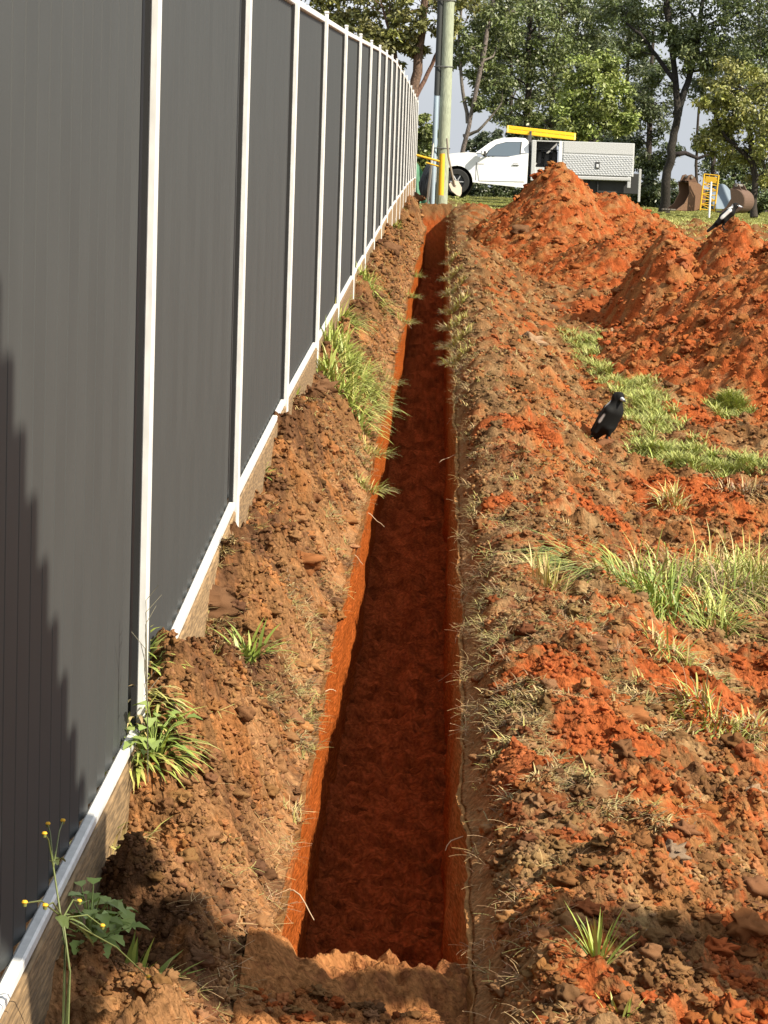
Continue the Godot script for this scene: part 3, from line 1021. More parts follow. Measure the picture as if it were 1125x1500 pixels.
func make_ute() -> void:
	var root := thing("utility_truck", "white single cab utility truck with service body parked behind the red spoil heap", "truck", W(0.4, -0.88, 73.1))
	var white := Color(0.78, 0.79, 0.8)
	var belt := 1.0
	var wide := 1.8
	var inset := func(y: float) -> float: return 0.0 if y < belt else (y - belt) * 0.28
	var arch := []
	var wc: Vector2 = Vector2(-0.082, 0.394)
	for k in 13:
		var a := PI * k / 12.0
		arch.append(wc + Vector2(cos(a), sin(a)) * 0.47)
	arch.reverse()
	var sill := wc.y - 0.12
	var low := [Vector2(-0.05 - 0.75, wc.y - 0.05)]
	low.append_array(arch)
	for k in range(1, low.size()):
		if low[k].y < sill: low[k].y = sill
	low.append_array([Vector2((Vector2(1.986, 0.463)).x, sill), Vector2(2.002, 1.3), Vector2((Vector2(0.609, 1.253)).x, belt), Vector2(0.448, 1.258), Vector2(0.267, 1.266), Vector2(-0.054, 1.239), Vector2(-0.373, 1.191), Vector2(-0.692, 1.11), Vector2(-0.05 - 0.78, 1.05), Vector2(-0.05 - 0.82, 0.7), Vector2(-0.05 - 0.8, 0.45)])
	var b := MB.new()
	b.col = white
	var bp := PackedVector2Array(low)
	shell(b, bp, wide, func(y: float) -> float: return 0.012 * absf(y - 0.75))
	obj("body", b, M.paint, root)
	var cab := tpoly([Vector2(0.448, 1.252), Vector2(0.857, 1.574), Vector2(1.014, 1.658), Vector2(1.253, 1.72), Vector2(1.613, 1.744), Vector2(1.894, 1.729), Vector2(1.987, 1.647), Vector2(2.008, 1.296)])
	b = MB.new()
	b.col = white
	shell(b, cab, wide, inset)
	obj("cab", b, M.paint, root)
	var side_of := func(p: Vector2, out: float) -> Vector3: return Vector3(p.x, p.y, -inset.call(p.y) + out)
	# side window with its dark rubber and the glass
	var win := [Vector2(0.723, 1.166), Vector2(0.816, 1.34), Vector2(1.04, 1.522), Vector2(1.337, 1.609), Vector2(1.798, 1.625), Vector2(1.766, 1.181)]
	b = MB.new()
	b.col = Color(0.02, 0.021, 0.022)
	var q := []
	for p: Vector2 in win: q.append(side_of.call(p, 0.006))
	b.face(q, Vector3.BACK)
	var wo := obj("window_seal", b, M.plain, root)
	var mid := Vector2.ZERO
	for p: Vector2 in win: mid += p / 6.0
	b = MB.new()
	b.col = Color(0.09, 0.12, 0.15)
	q = []
	for p: Vector2 in win: q.append(side_of.call(mid + (p - mid) * 0.93, 0.012))
	b.face(q, Vector3.BACK)
	obj("glass", b, M.glass, wo)
	# windscreen, seen edge on
	b = MB.new()
	b.col = Color(0.05, 0.065, 0.08)
	var w0: Vector2 = Vector2(0.497, 1.285)
	var w1: Vector2 = Vector2(0.838, 1.555)
	var up := Vector2(-0.01, 0.012)
	b.face([Vector3(w0.x + up.x, w0.y + up.y, -0.14), Vector3(w1.x + up.x, w1.y + up.y, -0.24), Vector3(w1.x + up.x, w1.y + up.y, -1.56), Vector3(w0.x + up.x, w0.y + up.y, -1.66)], Vector3(-1, 1, 0))
	obj("windscreen", b, M.glass, root)
	# door: a thin raised skin
	var door := [Vector2(0.523, 1.141), Vector2(0.693, 1.141), Vector2(1.927, 1.168), Vector2(1.95, 0.86), Vector2(1.916, 0.461), Vector2(0.58, 0.446), Vector2(0.505, 0.812)]
	b = MB.new()
	b.col = white
	var n := door.size()
	var f := []
	for p: Vector2 in door: f.append(Vector3(p.x, p.y, 0.012))
	b.face(f, Vector3.BACK)
	for k in n:
		var p: Vector2 = door[k]
		var r: Vector2 = door[(k + 1) % n]
		b.face([Vector3(p.x, p.y, 0.012), Vector3(r.x, r.y, 0.012), Vector3(r.x, r.y, -0.02), Vector3(p.x, p.y, -0.02)], Vector3((p + r).x * 0.5 - 1.9, (p + r).y * 0.5 - 0.75, 0))
	var d := obj("door", b, M.paint, root)
	b = MB.new()
	var hp: Vector2 = Vector2(1.645, 0.95)
	b.col = Color(0.55, 0.56, 0.57)
	b.box(Vector3(hp.x, hp.y, 0.035), Vector3(0.2, 0.04, 0.03), 0.012)
	b.col = Color(0.06, 0.06, 0.06)
	b.box(Vector3(hp.x - 0.02, hp.y, 0.014), Vector3(0.14, 0.07, 0.006), 0.0)
	obj("handle", b, M.plain, d)
	b = MB.new()
	b.col = Color(0.12, 0.12, 0.125)
	var seam := [Vector2((Vector2(0.505, 0.812)).x - 0.03, 0.45), Vector2((Vector2(0.505, 0.812)).x - 0.03, 0.98)]
	b.box(Vector3(seam[0].x, 0.72, 0.0), Vector3(0.012, 0.52, 0.012), 0.0)
	obj("door_gap", b, M.plain, root)
	b = MB.new()
	b.col = Color(0.2, 0.2, 0.2)
	b.box(Vector3(seam[0].x + 0.12, (Vector2(0.581, 0.934)).y, 0.013), Vector3(0.2, 0.02, 0.012), 0.004)
	obj("side_badge", b, M.plain, d)
	# mirror
	b = MB.new()
	var mp: Vector2 = Vector2(0.678, 1.275)
	b.col = Color(0.04, 0.04, 0.04)
	b.bar(Vector3(mp.x + 0.08, mp.y - 0.12, -0.02), Vector3(mp.x, mp.y - 0.09, 0.17), 0.06, 0.04, 0.01)
	b.box(Vector3(mp.x + 0.02, mp.y - 0.03, 0.2), Vector3(0.1, 0.16, 0.2), 0.03)
	var mo := obj("mirror", b, M.plain, root)
	b = MB.new()
	b.col = white
	b.box(Vector3(mp.x - 0.035, mp.y, 0.2), Vector3(0.12, 0.17, 0.22), 0.04)
	obj("mirror_cap", b, M.paint, mo)
	# wheel arch lining, bumper, headlight
	b = MB.new()
	b.col = Color(0.012, 0.012, 0.012)
	b.lathe([Vector2(0.0, -0.45), Vector2(0.5, -0.45), Vector2(0.46, -0.02)], 30, Transform3D(Basis.from_euler(Vector3(PI / 2, 0, 0)), Vector3(wc.x, wc.y, -0.01)))
	obj("arch_liner", b, M.plain, root)
	b = MB.new()
	b.col = Color(0.7, 0.71, 0.72)
	b.box(Vector3(-0.05 - 0.8, 0.55, -0.9), Vector3(0.22, 0.3, 1.74), 0.06)
	obj("bumper", b, M.paint, root)
	b = MB.new()
	b.col = Color(0.5, 0.52, 0.54)
	b.box(Vector3(-0.05 - 0.72, 0.88, -0.14), Vector3(0.26, 0.16, 0.26), 0.04)
	obj("headlight", b, M.glass, root)
	ring_wheel(root, wc.x, wc.y, -0.13, 0.375)
	ring_wheel(root, wc.x, wc.y, -1.66, 0.375)
	var rx: float = (Vector2(3.454, 0.433)).x
	ring_wheel(root, rx, wc.y, -0.16, 0.375)
	ring_wheel(root, rx, wc.y, -1.62, 0.375)
	# chassis
	b = MB.new()
	b.col = Color(0.03, 0.03, 0.03)
	b.box(Vector3(2.6, 0.5, -0.5), Vector3(5.0, 0.16, 0.12), 0.01)
	b.box(Vector3(2.6, 0.5, -1.3), Vector3(5.0, 0.16, 0.12), 0.01)
	b.box(Vector3(4.3, 0.55, -0.9), Vector3(1.2, 0.3, 1.2), 0.03)
	b.box(Vector3(4.55, 0.5, -0.9), Vector3(1.5, 0.62, 1.5), 0.03)  # dark block that fills the gap below the tray
	obj("chassis_and_dark_fill", b, M.plain, root)
	# service body
	var a0: Vector2 = Vector2(2.087, 1.66)
	var a1: Vector2 = Vector2(5.1, 1.701)
	var top := a0.y + 0.02
	var yb: float = (Vector2(3.743, 0.702)).y
	var ym: float = (Vector2(3.716, 1.317)).y
	b = MB.new()
	b.col = white
	var xd0: float = (Vector2(2.219, 1.386)).x
	var xd1: float = (Vector2(2.89, 1.409)).x
	b.box(Vector3((a0.x + xd0) * 0.5, (top + 0.5) * 0.5, -0.9), Vector3(xd0 - a0.x, top - 0.5, 1.9), 0.012)      # front bulkhead
	b.box(Vector3((xd1 + a1.x) * 0.5 + 0.04, (top + yb) * 0.5, -0.9), Vector3(a1.x - xd1 - 0.08, top - yb, 1.86), 0.015)
	b.box(Vector3((xd0 + xd1) * 0.5, top - 0.015, -0.9), Vector3(xd1 - xd0 - 0.004, 0.03, 1.9), 0.0)
	b.box(Vector3((xd0 + xd1) * 0.5, yb + 0.1, -0.95), Vector3(xd1 - xd0 - 0.004, 0.2, 1.75), 0.0)
	b.box(Vector3((xd0 + xd1) * 0.5, (top + yb) * 0.5, -1.5), Vector3(xd1 - xd0 - 0.004, top - yb - 0.06, 0.05), 0.0)
	obj("service_box", b, M.rough, root)
	b = MB.new()
	b.col = white
	b.box(Vector3(xd1 + 0.04, (top + yb) * 0.5, 0.01), Vector3(0.09, top - yb, 0.06), 0.008)
	obj("door_frame", b, M.paint, root)
	b = MB.new()
	b.col = Color(0.03, 0.03, 0.032)
	for k in 5:
		b.box(Vector3(lerpf(xd0 + 0.12, xd1 - 0.1, k / 4.0), ym - 0.12 + 0.08 * sin(k * 2.3), -0.5 - 0.1 * (k % 2)), Vector3(0.16, 0.3 + 0.1 * cos(k * 3.0), 0.3), 0.04)
	b.box(Vector3((xd0 + xd1) * 0.5, ym + 0.1, -0.6), Vector3(xd1 - xd0 - 0.02, 0.02, 0.9), 0.0)
	obj("tools", b, M.plain, root)
	b = MB.new()
	b.col = white
	b.box(Vector3((xd1 + a1.x) * 0.5 + 0.05, (top + ym) * 0.5 + 0.01, 0.035), Vector3(a1.x - xd1 - 0.16, top - ym - 0.03, 0.02), 0.006)
	obj("lid", b, M.rough, root)
	# pressed checker plate door: raised diagonal bars on a bright sheet
	var pw := a1.x - xd1 - 0.16
	var ph := ym - yb - 0.03
	b = MB.new()
	b.col = Color(0.5, 0.51, 0.53)
	b.box(Vector3((xd1 + a1.x) * 0.5 + 0.05, (yb + ym) * 0.5, 0.035), Vector3(pw, ph, 0.02), 0.004)
	var pd := obj("plate_door", b, M.plate, root)
	b = MB.new()
	b.col = Color(0.72, 0.73, 0.75)
	var cols := 44
	var rows := 11
	for r in rows:
		for c in cols:
			var p := Vector3((xd1 + a1.x) * 0.5 + 0.05 + pw * ((c + 0.5) / cols - 0.5), (yb + ym) * 0.5 + ph * ((r + 0.5) / rows - 0.5), 0.05)
			var an := 0.7 if (r + c) % 2 else -0.7
			b.box(p, Vector3(0.045, 0.018, 0.016), 0.005, Basis(Vector3.BACK, an))
	var tr := obj("tread", b, M.plate, pd)
	tag(tr, "", "", "", "stuff")
	b = MB.new()
	var lp: Vector2 = Vector2(4.03, 1.01)
	b.col = Color(0.08, 0.08, 0.08)
	b.box(Vector3(lp.x, lp.y, 0.062), Vector3(0.13, 0.2, 0.02), 0.008)
	b.col = Color(0.8, 0.8, 0.82)
	b.box(Vector3(lp.x, lp.y - 0.02, 0.08), Vector3(0.07, 0.1, 0.03), 0.01)
	obj("latch", b, M.plate, pd)
	b = MB.new()
	b.col = Color(0.72, 0.73, 0.74)
	b.box(Vector3((xd0 + a1.x) * 0.5 - 0.02, yb - 0.07, -0.9), Vector3(a1.x - xd0 - 0.1, 0.11, 1.92), 0.02)
	obj("tray", b, M.rough, root)
	b = MB.new()
	b.col = Color(0.03, 0.03, 0.03)
	b.box(Vector3(rx + 0.62, 0.42, -0.2), Vector3(0.03, 0.5, 0.34), 0.005)
	obj("mud_flap", b, M.rubber, root)
	b = MB.new()
	b.col = Color(0.7, 0.71, 0.72)
	b.box(Vector3(a1.x - 0.12, 0.55, 0.0), Vector3(0.1, 0.34, 0.08), 0.01)
	obj("support_leg", b, M.rough, root)
	b = MB.new()
	b.col = Color(0.08, 0.08, 0.085)
	var rp: Vector2 = Vector2(2.075, 1.719)
	b.box(Vector3(rp.x - 0.03, 1.25, -0.3), Vector3(0.06, 1.35, 0.06), 0.01)
	b.box(Vector3(rp.x - 0.03, 1.25, -1.5), Vector3(0.06, 1.35, 0.06), 0.01)
	b.box(Vector3(rp.x - 0.03, 1.92, -0.9), Vector3(0.06, 0.05, 1.3), 0.01)
	obj("ladder_rack", b, M.plain, root)
	# yellow extension ladder lying on the rack
	var l0: Vector2 = Vector2(1.342, 1.992)
	var l1: Vector2 = Vector2(3.383, 1.828)
	var lad := thing("ladder", "bright yellow ladder lying across the roof of the white truck", "ladder", root.position)
	var yel := Color(0.85, 0.5, 0.015)
	for s in [0, 1]:
		for t in [0, 1]:
			b = MB.new()
			b.col = yel
			b.bar(Vector3(l0.x, l0.y + (0.055 if t else -0.055), -0.35 - 0.42 * s), Vector3(l1.x, l1.y + (0.055 if t else -0.055), -0.35 - 0.42 * s), 0.035, 0.095, 0.008)
			obj("stile", b, M.plain, lad)
	for k in 11:
		b = MB.new()
		b.col = Color(0.7, 0.68, 0.6)
		var p := l0.lerp(l1, (k + 0.5) / 11.0)
		b.tube([Vector3(p.x, p.y, -0.36), Vector3(p.x, p.y, -0.76)], [0.018, 0.018], 8)
		obj("rung", b, M.plain, lad)
	b = MB.new()
	b.col = Color(0.9, 0.72, 0.25)
	b.box(Vector3(l0.x + 0.03, l0.y, -0.56), Vector3(0.05, 0.2, 0.46), 0.01)
	b.box(Vector3(l1.x - 0.03, l1.y, -0.56), Vector3(0.05, 0.2, 0.46), 0.01)
	obj("end_cap", b, M.plain, lad)
	# white marker post behind the truck
	b = MB.new()
	b.col = Color(0.7, 0.7, 0.68)
	b.box(Vector3(0, 0.32, 0), Vector3(0.07, 0.95, 0.07), 0.01)
	var wp := obj("marker_post", b, M.rough)
	wp.position = W(5.609, -0.709, 72)
	tag(wp, "white marker post standing behind the tail of the white truck", "post")


# ---------------------------------------------------------------- digger buckets on the grass
func bucket(label: String, at: Vector3, turn: float, wide: float, size: float, rust: Color) -> Node3D:
	var root := thing("digger_bucket", label, "bucket", at, turn)
	# side profile: mouth to the left, curved back to the right
	var out := []
	var inn := []
	for k in 15:
		var a := lerpf(-PI * 0.5, PI * 0.55, k / 14.0)
		out.append(Vector2(cos(a) * 0.5, 0.5 + sin(a) * 0.5) * size)
		inn.append(Vector2(cos(a) * 0.46, 0.5 + sin(a) * 0.46) * size)
	out.push_front(Vector2(-0.62, 0.0) * size)
	inn.push_front(Vector2(-0.62, 0.025) * size)
	out.append(Vector2(-0.2, 1.02) * size)
	inn.append(Vector2(-0.2, 0.97) * size)
	var sh := MB.new()
	sh.col = rust
	for k in out.size() - 1:
		var a: Vector2 = out[k]
		var b: Vector2 = out[k + 1]
		var c: Vector2 = inn[k]
		var d: Vector2 = inn[k + 1]
		var o := (a + b) * 0.5 - Vector2(0, 0.5) * size
		sh.face([Vector3(a.x, a.y, -wide), Vector3(b.x, b.y, -wide), Vector3(b.x, b.y, wide), Vector3(a.x, a.y, wide)], Vector3(o.x, o.y, 0))
		sh.face([Vector3(c.x, c.y, -wide), Vector3(d.x, d.y, -wide), Vector3(d.x, d.y, wide), Vector3(c.x, c.y, wide)], Vector3(-o.x, -o.y, 0))
	obj("shell", sh, M.rough, root)
	var side := PackedVector2Array([Vector2(-0.6, 0.02) * size])
	for k in 13:
		var a := lerpf(-PI * 0.5, PI * 0.5, k / 12.0)
		side.append(Vector2(cos(a) * 0.49, 0.5 + sin(a) * 0.49) * size)
	side.append(Vector2(-0.18, 1.0) * size)
	side.append(Vector2(-0.12, 0.6) * size)
	side.append(Vector2(-0.3, 0.25) * size)
	for s in [-1.0, 1.0]:
		var sp := MB.new()
		sp.col = rust * 1.15
		sp.prism(side, s * wide, s * (wide + 0.03))
		obj("side_plate", sp, M.rough, root)
	for k in 4:
		var th := MB.new()
		th.col = Color(0.2, 0.17, 0.14)
		th.box(Vector3(-0.68 * size, 0.02, lerpf(-wide * 0.85, wide * 0.85, k / 3.0)), Vector3(0.2 * size, 0.05, 0.09), 0.015)
		obj("tooth", th, M.rough, root)
	for s in [-1.0, 1.0]:
		var er := MB.new()
		er.col = rust * 0.8
		var ear := PackedVector2Array([Vector2(-0.2, 0.97) * size, Vector2(-0.12, 1.2) * size, Vector2(0.0, 1.24) * size, Vector2(0.12, 1.16) * size, Vector2(0.25, 0.92) * size])
		er.prism(ear, s * 0.16, s * 0.2)
		obj("hanger", er, M.rough, root)
	var pin := MB.new()
	pin.col = Color(0.3, 0.28, 0.25)
	pin.tube([Vector3(0, 1.15 * size, -0.24), Vector3(0, 1.15 * size, 0.24)], [0.04, 0.04], 10)
	obj("pin", pin, M.rough, root)
	return root


func make_buckets() -> void:
	bucket("rusty brown digger bucket with its open mouth facing left on the grass", W(6.426, -0.854, 66), 0.35, 0.3, 0.78, Color(0.24, 0.13, 0.075))
	bucket("rusty round backed digger bucket behind the perching magpie", W(7.667, -0.825, 65), -0.5, 0.32, 0.62, Color(0.2, 0.12, 0.08))
	# yellow lattice guard, tilted between the two buckets
	var g := thing("lattice_guard", "yellow steel lattice guard standing upright between the two rusty buckets", "guard", W(6.905, -0.814, 65.4), -0.25)
	g.rotation.z = -0.07
	var yel := Color(0.72, 0.42, 0.03)
	var w := 0.19
	for s in [-1.0, 1.0]:
		var b := MB.new()
		b.col = yel
		b.tube([Vector3(w * s, 0.0, 0), Vector3(w * s, 0.96, 0)], [0.022, 0.022], 8)
		obj("upright", b, M.plain, g)
	for k in 8:
		var b := MB.new()
		b.col = yel
		var y := 0.03 + 0.92 * k / 7.0
		b.tube([Vector3(-w, y, 0), Vector3(w, y, 0)], [0.016, 0.016], 6)
		if k < 6:
			b.tube([Vector3(-w * (1 if k % 2 else -1), y, 0), Vector3(w * (1 if k % 2 else -1), y + 0.13, 0)], [0.012, 0.012], 6)
		obj("slat", b, M.plain, g)
	var b2 := MB.new()
	b2.col = yel
	b2.box(Vector3(0, 0.82, 0.01), Vector3(0.3, 0.16, 0.012), 0.003)
	obj("sign_plate", b2, M.plain, g)
	for e in [[998, 264, 287, "short yellow steel post beside the mouth of the left rusty bucket", 0.035, yel, "yellow_post"], [1039, 268, 313, "thin white stake in front of the yellow lattice guard", 0.028, Color(0.72, 0.72, 0.7), "white_stake"]]:
		var p := MB.new()
		p.col = e[5]
		var hh: float = (e[2] - e[1]) / 55.0
		p.tube([Vector3(0, -0.1 if e[0] > 1010 else -0.4, 0), Vector3(0.01, hh, 0)], [e[4], e[4]], 8)
		p.tube([Vector3(0.01, hh, 0), Vector3(0.01, hh + 0.01, 0)], [e[4], e[4] * 0.4], 8)
		var o := obj(e[6], p, M.plain)
		o.position = W(6.319, -0.482, 66.6) if e[0] < 1010 else W(6.867, -0.849, 64.5)
		tag(o, e[3], "post" if e[0] < 1010 else "stake")
	var tp := MB.new()
	for r in 11:
		for q in 15:
			var u := float(q) / 14.0
			var v := float(r) / 10.0
			tp.put(Vector3(lerpf(-0.32, 0.36, u), v * 0.68 * (0.6 + 0.4 * sin(PI * clampf(u + 0.1, 0, 1))), 0.1 * sin(u * 9.0 + v * 4.0) - 0.5 * v), Vector3.UP, Color(0.15, 0.19, 0.235))
	for r in 10:
		for q in 14:
			var a := r * 15 + q
			tp.ix.append_array(PackedInt32Array([a, a + 15, a + 1, a + 1, a + 15, a + 16]))
	tp.smooth()
	var to := obj("grey_tarpaulin", tp, M.plain)
	to.position = W(7.643, -0.837, 68)
	tag(to, "pale blue grey tarpaulin draped behind the rusty buckets", "tarpaulin")


# ---------------------------------------------------------------- excavator, out of view right of the trench, shading fence and foreground
func make_unseen_excavator() -> void:
	var root := thing("unseen_excavator", "small yellow tracked excavator out of view on the right, placed to shade the fence and near ground", "unseen_excavator", W(0, 0, 0))
	var yel := Color(0.65, 0.36, 0.03)
	var dark := Color(0.04, 0.04, 0.042)
	var at := func(x: float, h: float, off: float) -> Vector3: return W(x, h, 1.807 + 0.27 * x + off)
	var ax := Basis(Vector3.UP, -atan(0.27)) 
	var b := MB.new()
	b.col = yel
	for k in 1:
		b.bar(at.call(1.28, 2.7, -0.3), at.call(2.0, 2.9, -0.2), 0.1, 0.1, 0.03)
		b.bar(at.call(1.9, 3.03, -0.05), at.call(2.95, 3.03, -0.05), 0.14, 0.32, 0.03)
		b.bar(at.call(2.9, 3.0, 0), at.call(3.35, 3.0, 0), 0.12, 0.08, 0.03)  # narrowed so sun reaches the soil at the near trench end
		b.bar(at.call(3.3, 3.02, -0.05), at.call(3.9, 3.02, -0.05), 0.16, 0.34, 0.03)
	obj("stick", b, M.paint, root)
	b = MB.new()
	b.col = yel
	b.bar(at.call(3.8, 3.05, 0.0), at.call(4.9, 3.05, 0.0), 0.2, 0.26, 0.04)
	b.bar(at.call(4.8, 3.0, 0.0), at.call(6.4, 1.2, 0.0), 0.3, 0.5, 0.04)
	obj("boom", b, M.paint, root)
	b = MB.new()
	b.col = Color(0.5, 0.5, 0.5)
	b.tube([at.call(2.0, 3.1, 0), at.call(2.8, 3.12, 0)], [0.05, 0.05], 10)
	obj("ram", b, M.plate, root)
	b = MB.new()
	b.col = dark
	# unseen plate, cut in steps to shape the stepped fence shadow
	var pr := PackedVector2Array([Vector2(1.5, 3.5), Vector2(2.1, 3.5)])
	for k in 11:
		pr.append(Vector2(2.1 + 0.118 * k, 3.38 - 0.125 * k))
		pr.append(Vector2(2.1 + 0.118 * (k + 1), 3.38 - 0.125 * k))
	pr.append_array([Vector2(3.398, 1.95), Vector2(2.6, 1.9), Vector2(2.28, 2.6), Vector2(1.5, 2.7)])
	b.prism(pr, 0.0, 0.016, Transform3D(Basis(Vector3(0, 0.03, -1), Vector3.UP, Vector3.RIGHT), Vector3(1.26, 0, 0)))
	obj("bucket", b, M.rough, root)
	b = MB.new()
	b.col = yel
	b.box(at.call(6.9, 1.15, 0), Vector3(2.1, 0.8, 1.7), 0.12, ax)
	obj("house", b, M.paint, root)
	b = MB.new()
	b.col = dark
	b.box(at.call(6.5, 2.1, 0.4), Vector3(1.2, 1.2, 0.9), 0.1, ax)
	obj("cab", b, M.glass, root)
	for s in [-0.75, 0.75]:
		b = MB.new()
		b.col = dark
		b.box(at.call(6.8, 0.12, s), Vector3(2.5, 0.5, 0.4), 0.2, ax)
		obj("track", b, M.rubber, root)


# ---------------------------------------------------------------- trees
# stems: polylines of (x, y, radius); tufts: (x, y, radius) of the leaf masses, all measured from the foot
func tree(called: String, label: String, at: Vector3, stems: Array, tufts: Array, leaf: Color, bark: Color, thick := 1.0, size := 1.0, group := "trees behind the yard") -> void:
	var root := thing(called, label, "tree", at, 0.0, group)
	var nodes: Array[Vector3] = []
	var rads: Array[float] = []
	for s: Array in stems:
		var mb := MB.new()
		mb.col = tint(bark, 0.1)
		var pts := []
		var rad := []
		var zo := 0.0
		for k in s.size() - 1:
			var a: Array = s[k]
			var b: Array = s[k + 1]
			for j in 4:
				var t := j / 4.0
				var w: float = a[2] * 0.5
				pts.append(Vector3(lerpf(a[0], b[0], t) + rr(-w, w) * 0.5, lerpf(a[1], b[1], t), zo))
				rad.append(lerpf(a[2], b[2], t))
				zo += rr(-0.08, 0.08)
		pts.append(Vector3(s[-1][0], s[-1][1], zo))
		rad.append(s[-1][2])
		rad[0] *= 1.25
		mb.tube(pts, rad, 9)
		obj("trunk", mb, M.bark, root)
		for k in pts.size():
			nodes.append(pts[k])
			rads.append(rad[k])
	var lf := MB.new()
	var br := MB.new()
	br.col = bark
	for c: Array in tufts:
		var r: float = c[2]
		var mid := Vector3(c[0], c[1], rr(-1.0, 1.0) * r * 1.1)
		var best := 0
		var bd := 1e9
		for k in nodes.size():
			var d := nodes[k].distance_to(mid) + 1.2 * maxf(0.0, nodes[k].y - mid.y + r * 0.6)
			if d < bd:
				bd = d
				best = k
		var sway := Vector3(rr(-0.3, 0.3), rr(-0.1, 0.5), rr(-0.3, 0.3)) * r
		var r0 := minf(rads[best] * 0.6, 0.02 + 0.03 * r)
		br.tube([nodes[best], nodes[best].lerp(mid, 0.4) + sway, nodes[best].lerp(mid, 0.75) + sway * 0.6, mid], [r0, r0 * 0.75, r0 * 0.5, r0 * 0.3], 5, false)
		var sprays := 11 + int(rr(0, 6))
		for s in sprays:
			var o := Vector3(rr(-1, 1), rr(-0.8, 1), rr(-1, 1))
			while o.length() > 1.0: o = Vector3(rr(-1, 1), rr(-0.8, 1), rr(-1, 1))
			o *= r * 1.12
			var hub := mid + o
			br.tube([mid + o * 0.1, mid + o * 0.55 + Vector3(0, 0.06 * r, 0), hub], [r0 * 0.3, r0 * 0.2, 0.008], 4, false)
			var many := int(98.0 * thick * (0.6 + 0.6 * r))
			var rs := r * rr(0.24, 0.4)
			var tone := tint(leaf, 0.28)
			for j in many:
				var q := Vector3(rng.randfn(), rng.randfn() * 0.75, rng.randfn()) * rs * 0.55
				var p := hub + q
				var ln := rr(0.11, 0.19) * size
				var wd := ln * rr(0.17, 0.27)
				var d := Vector3(rr(-0.9, 0.9), rr(-1.0, 0.25), rr(-0.9, 0.9)).normalized()
				var sd := d.cross(Vector3(rr(-1, 1), rr(-1, 1), rr(-1, 1))).normalized() * wd
				var nn := sd.cross(d).normalized()
				if nn.y < 0.0: nn = -nn
				lf.col = tint(tone, 0.2)
				var v0 := lf.put(p, nn, lf.col)
				lf.put(p + d * ln * 0.5 + sd, nn, lf.col)
				lf.put(p + d * ln * 0.5 - sd, nn, lf.col)
				lf.put(p + d * ln, nn, lf.col)
				lf.tri(v0, v0 + 1, v0 + 2)
				lf.tri(v0 + 1, v0 + 3, v0 + 2)
	tag(obj("branches", br, M.bark, root), "", "", "", "stuff")
	obj("crown", lf, M.leaf, root)


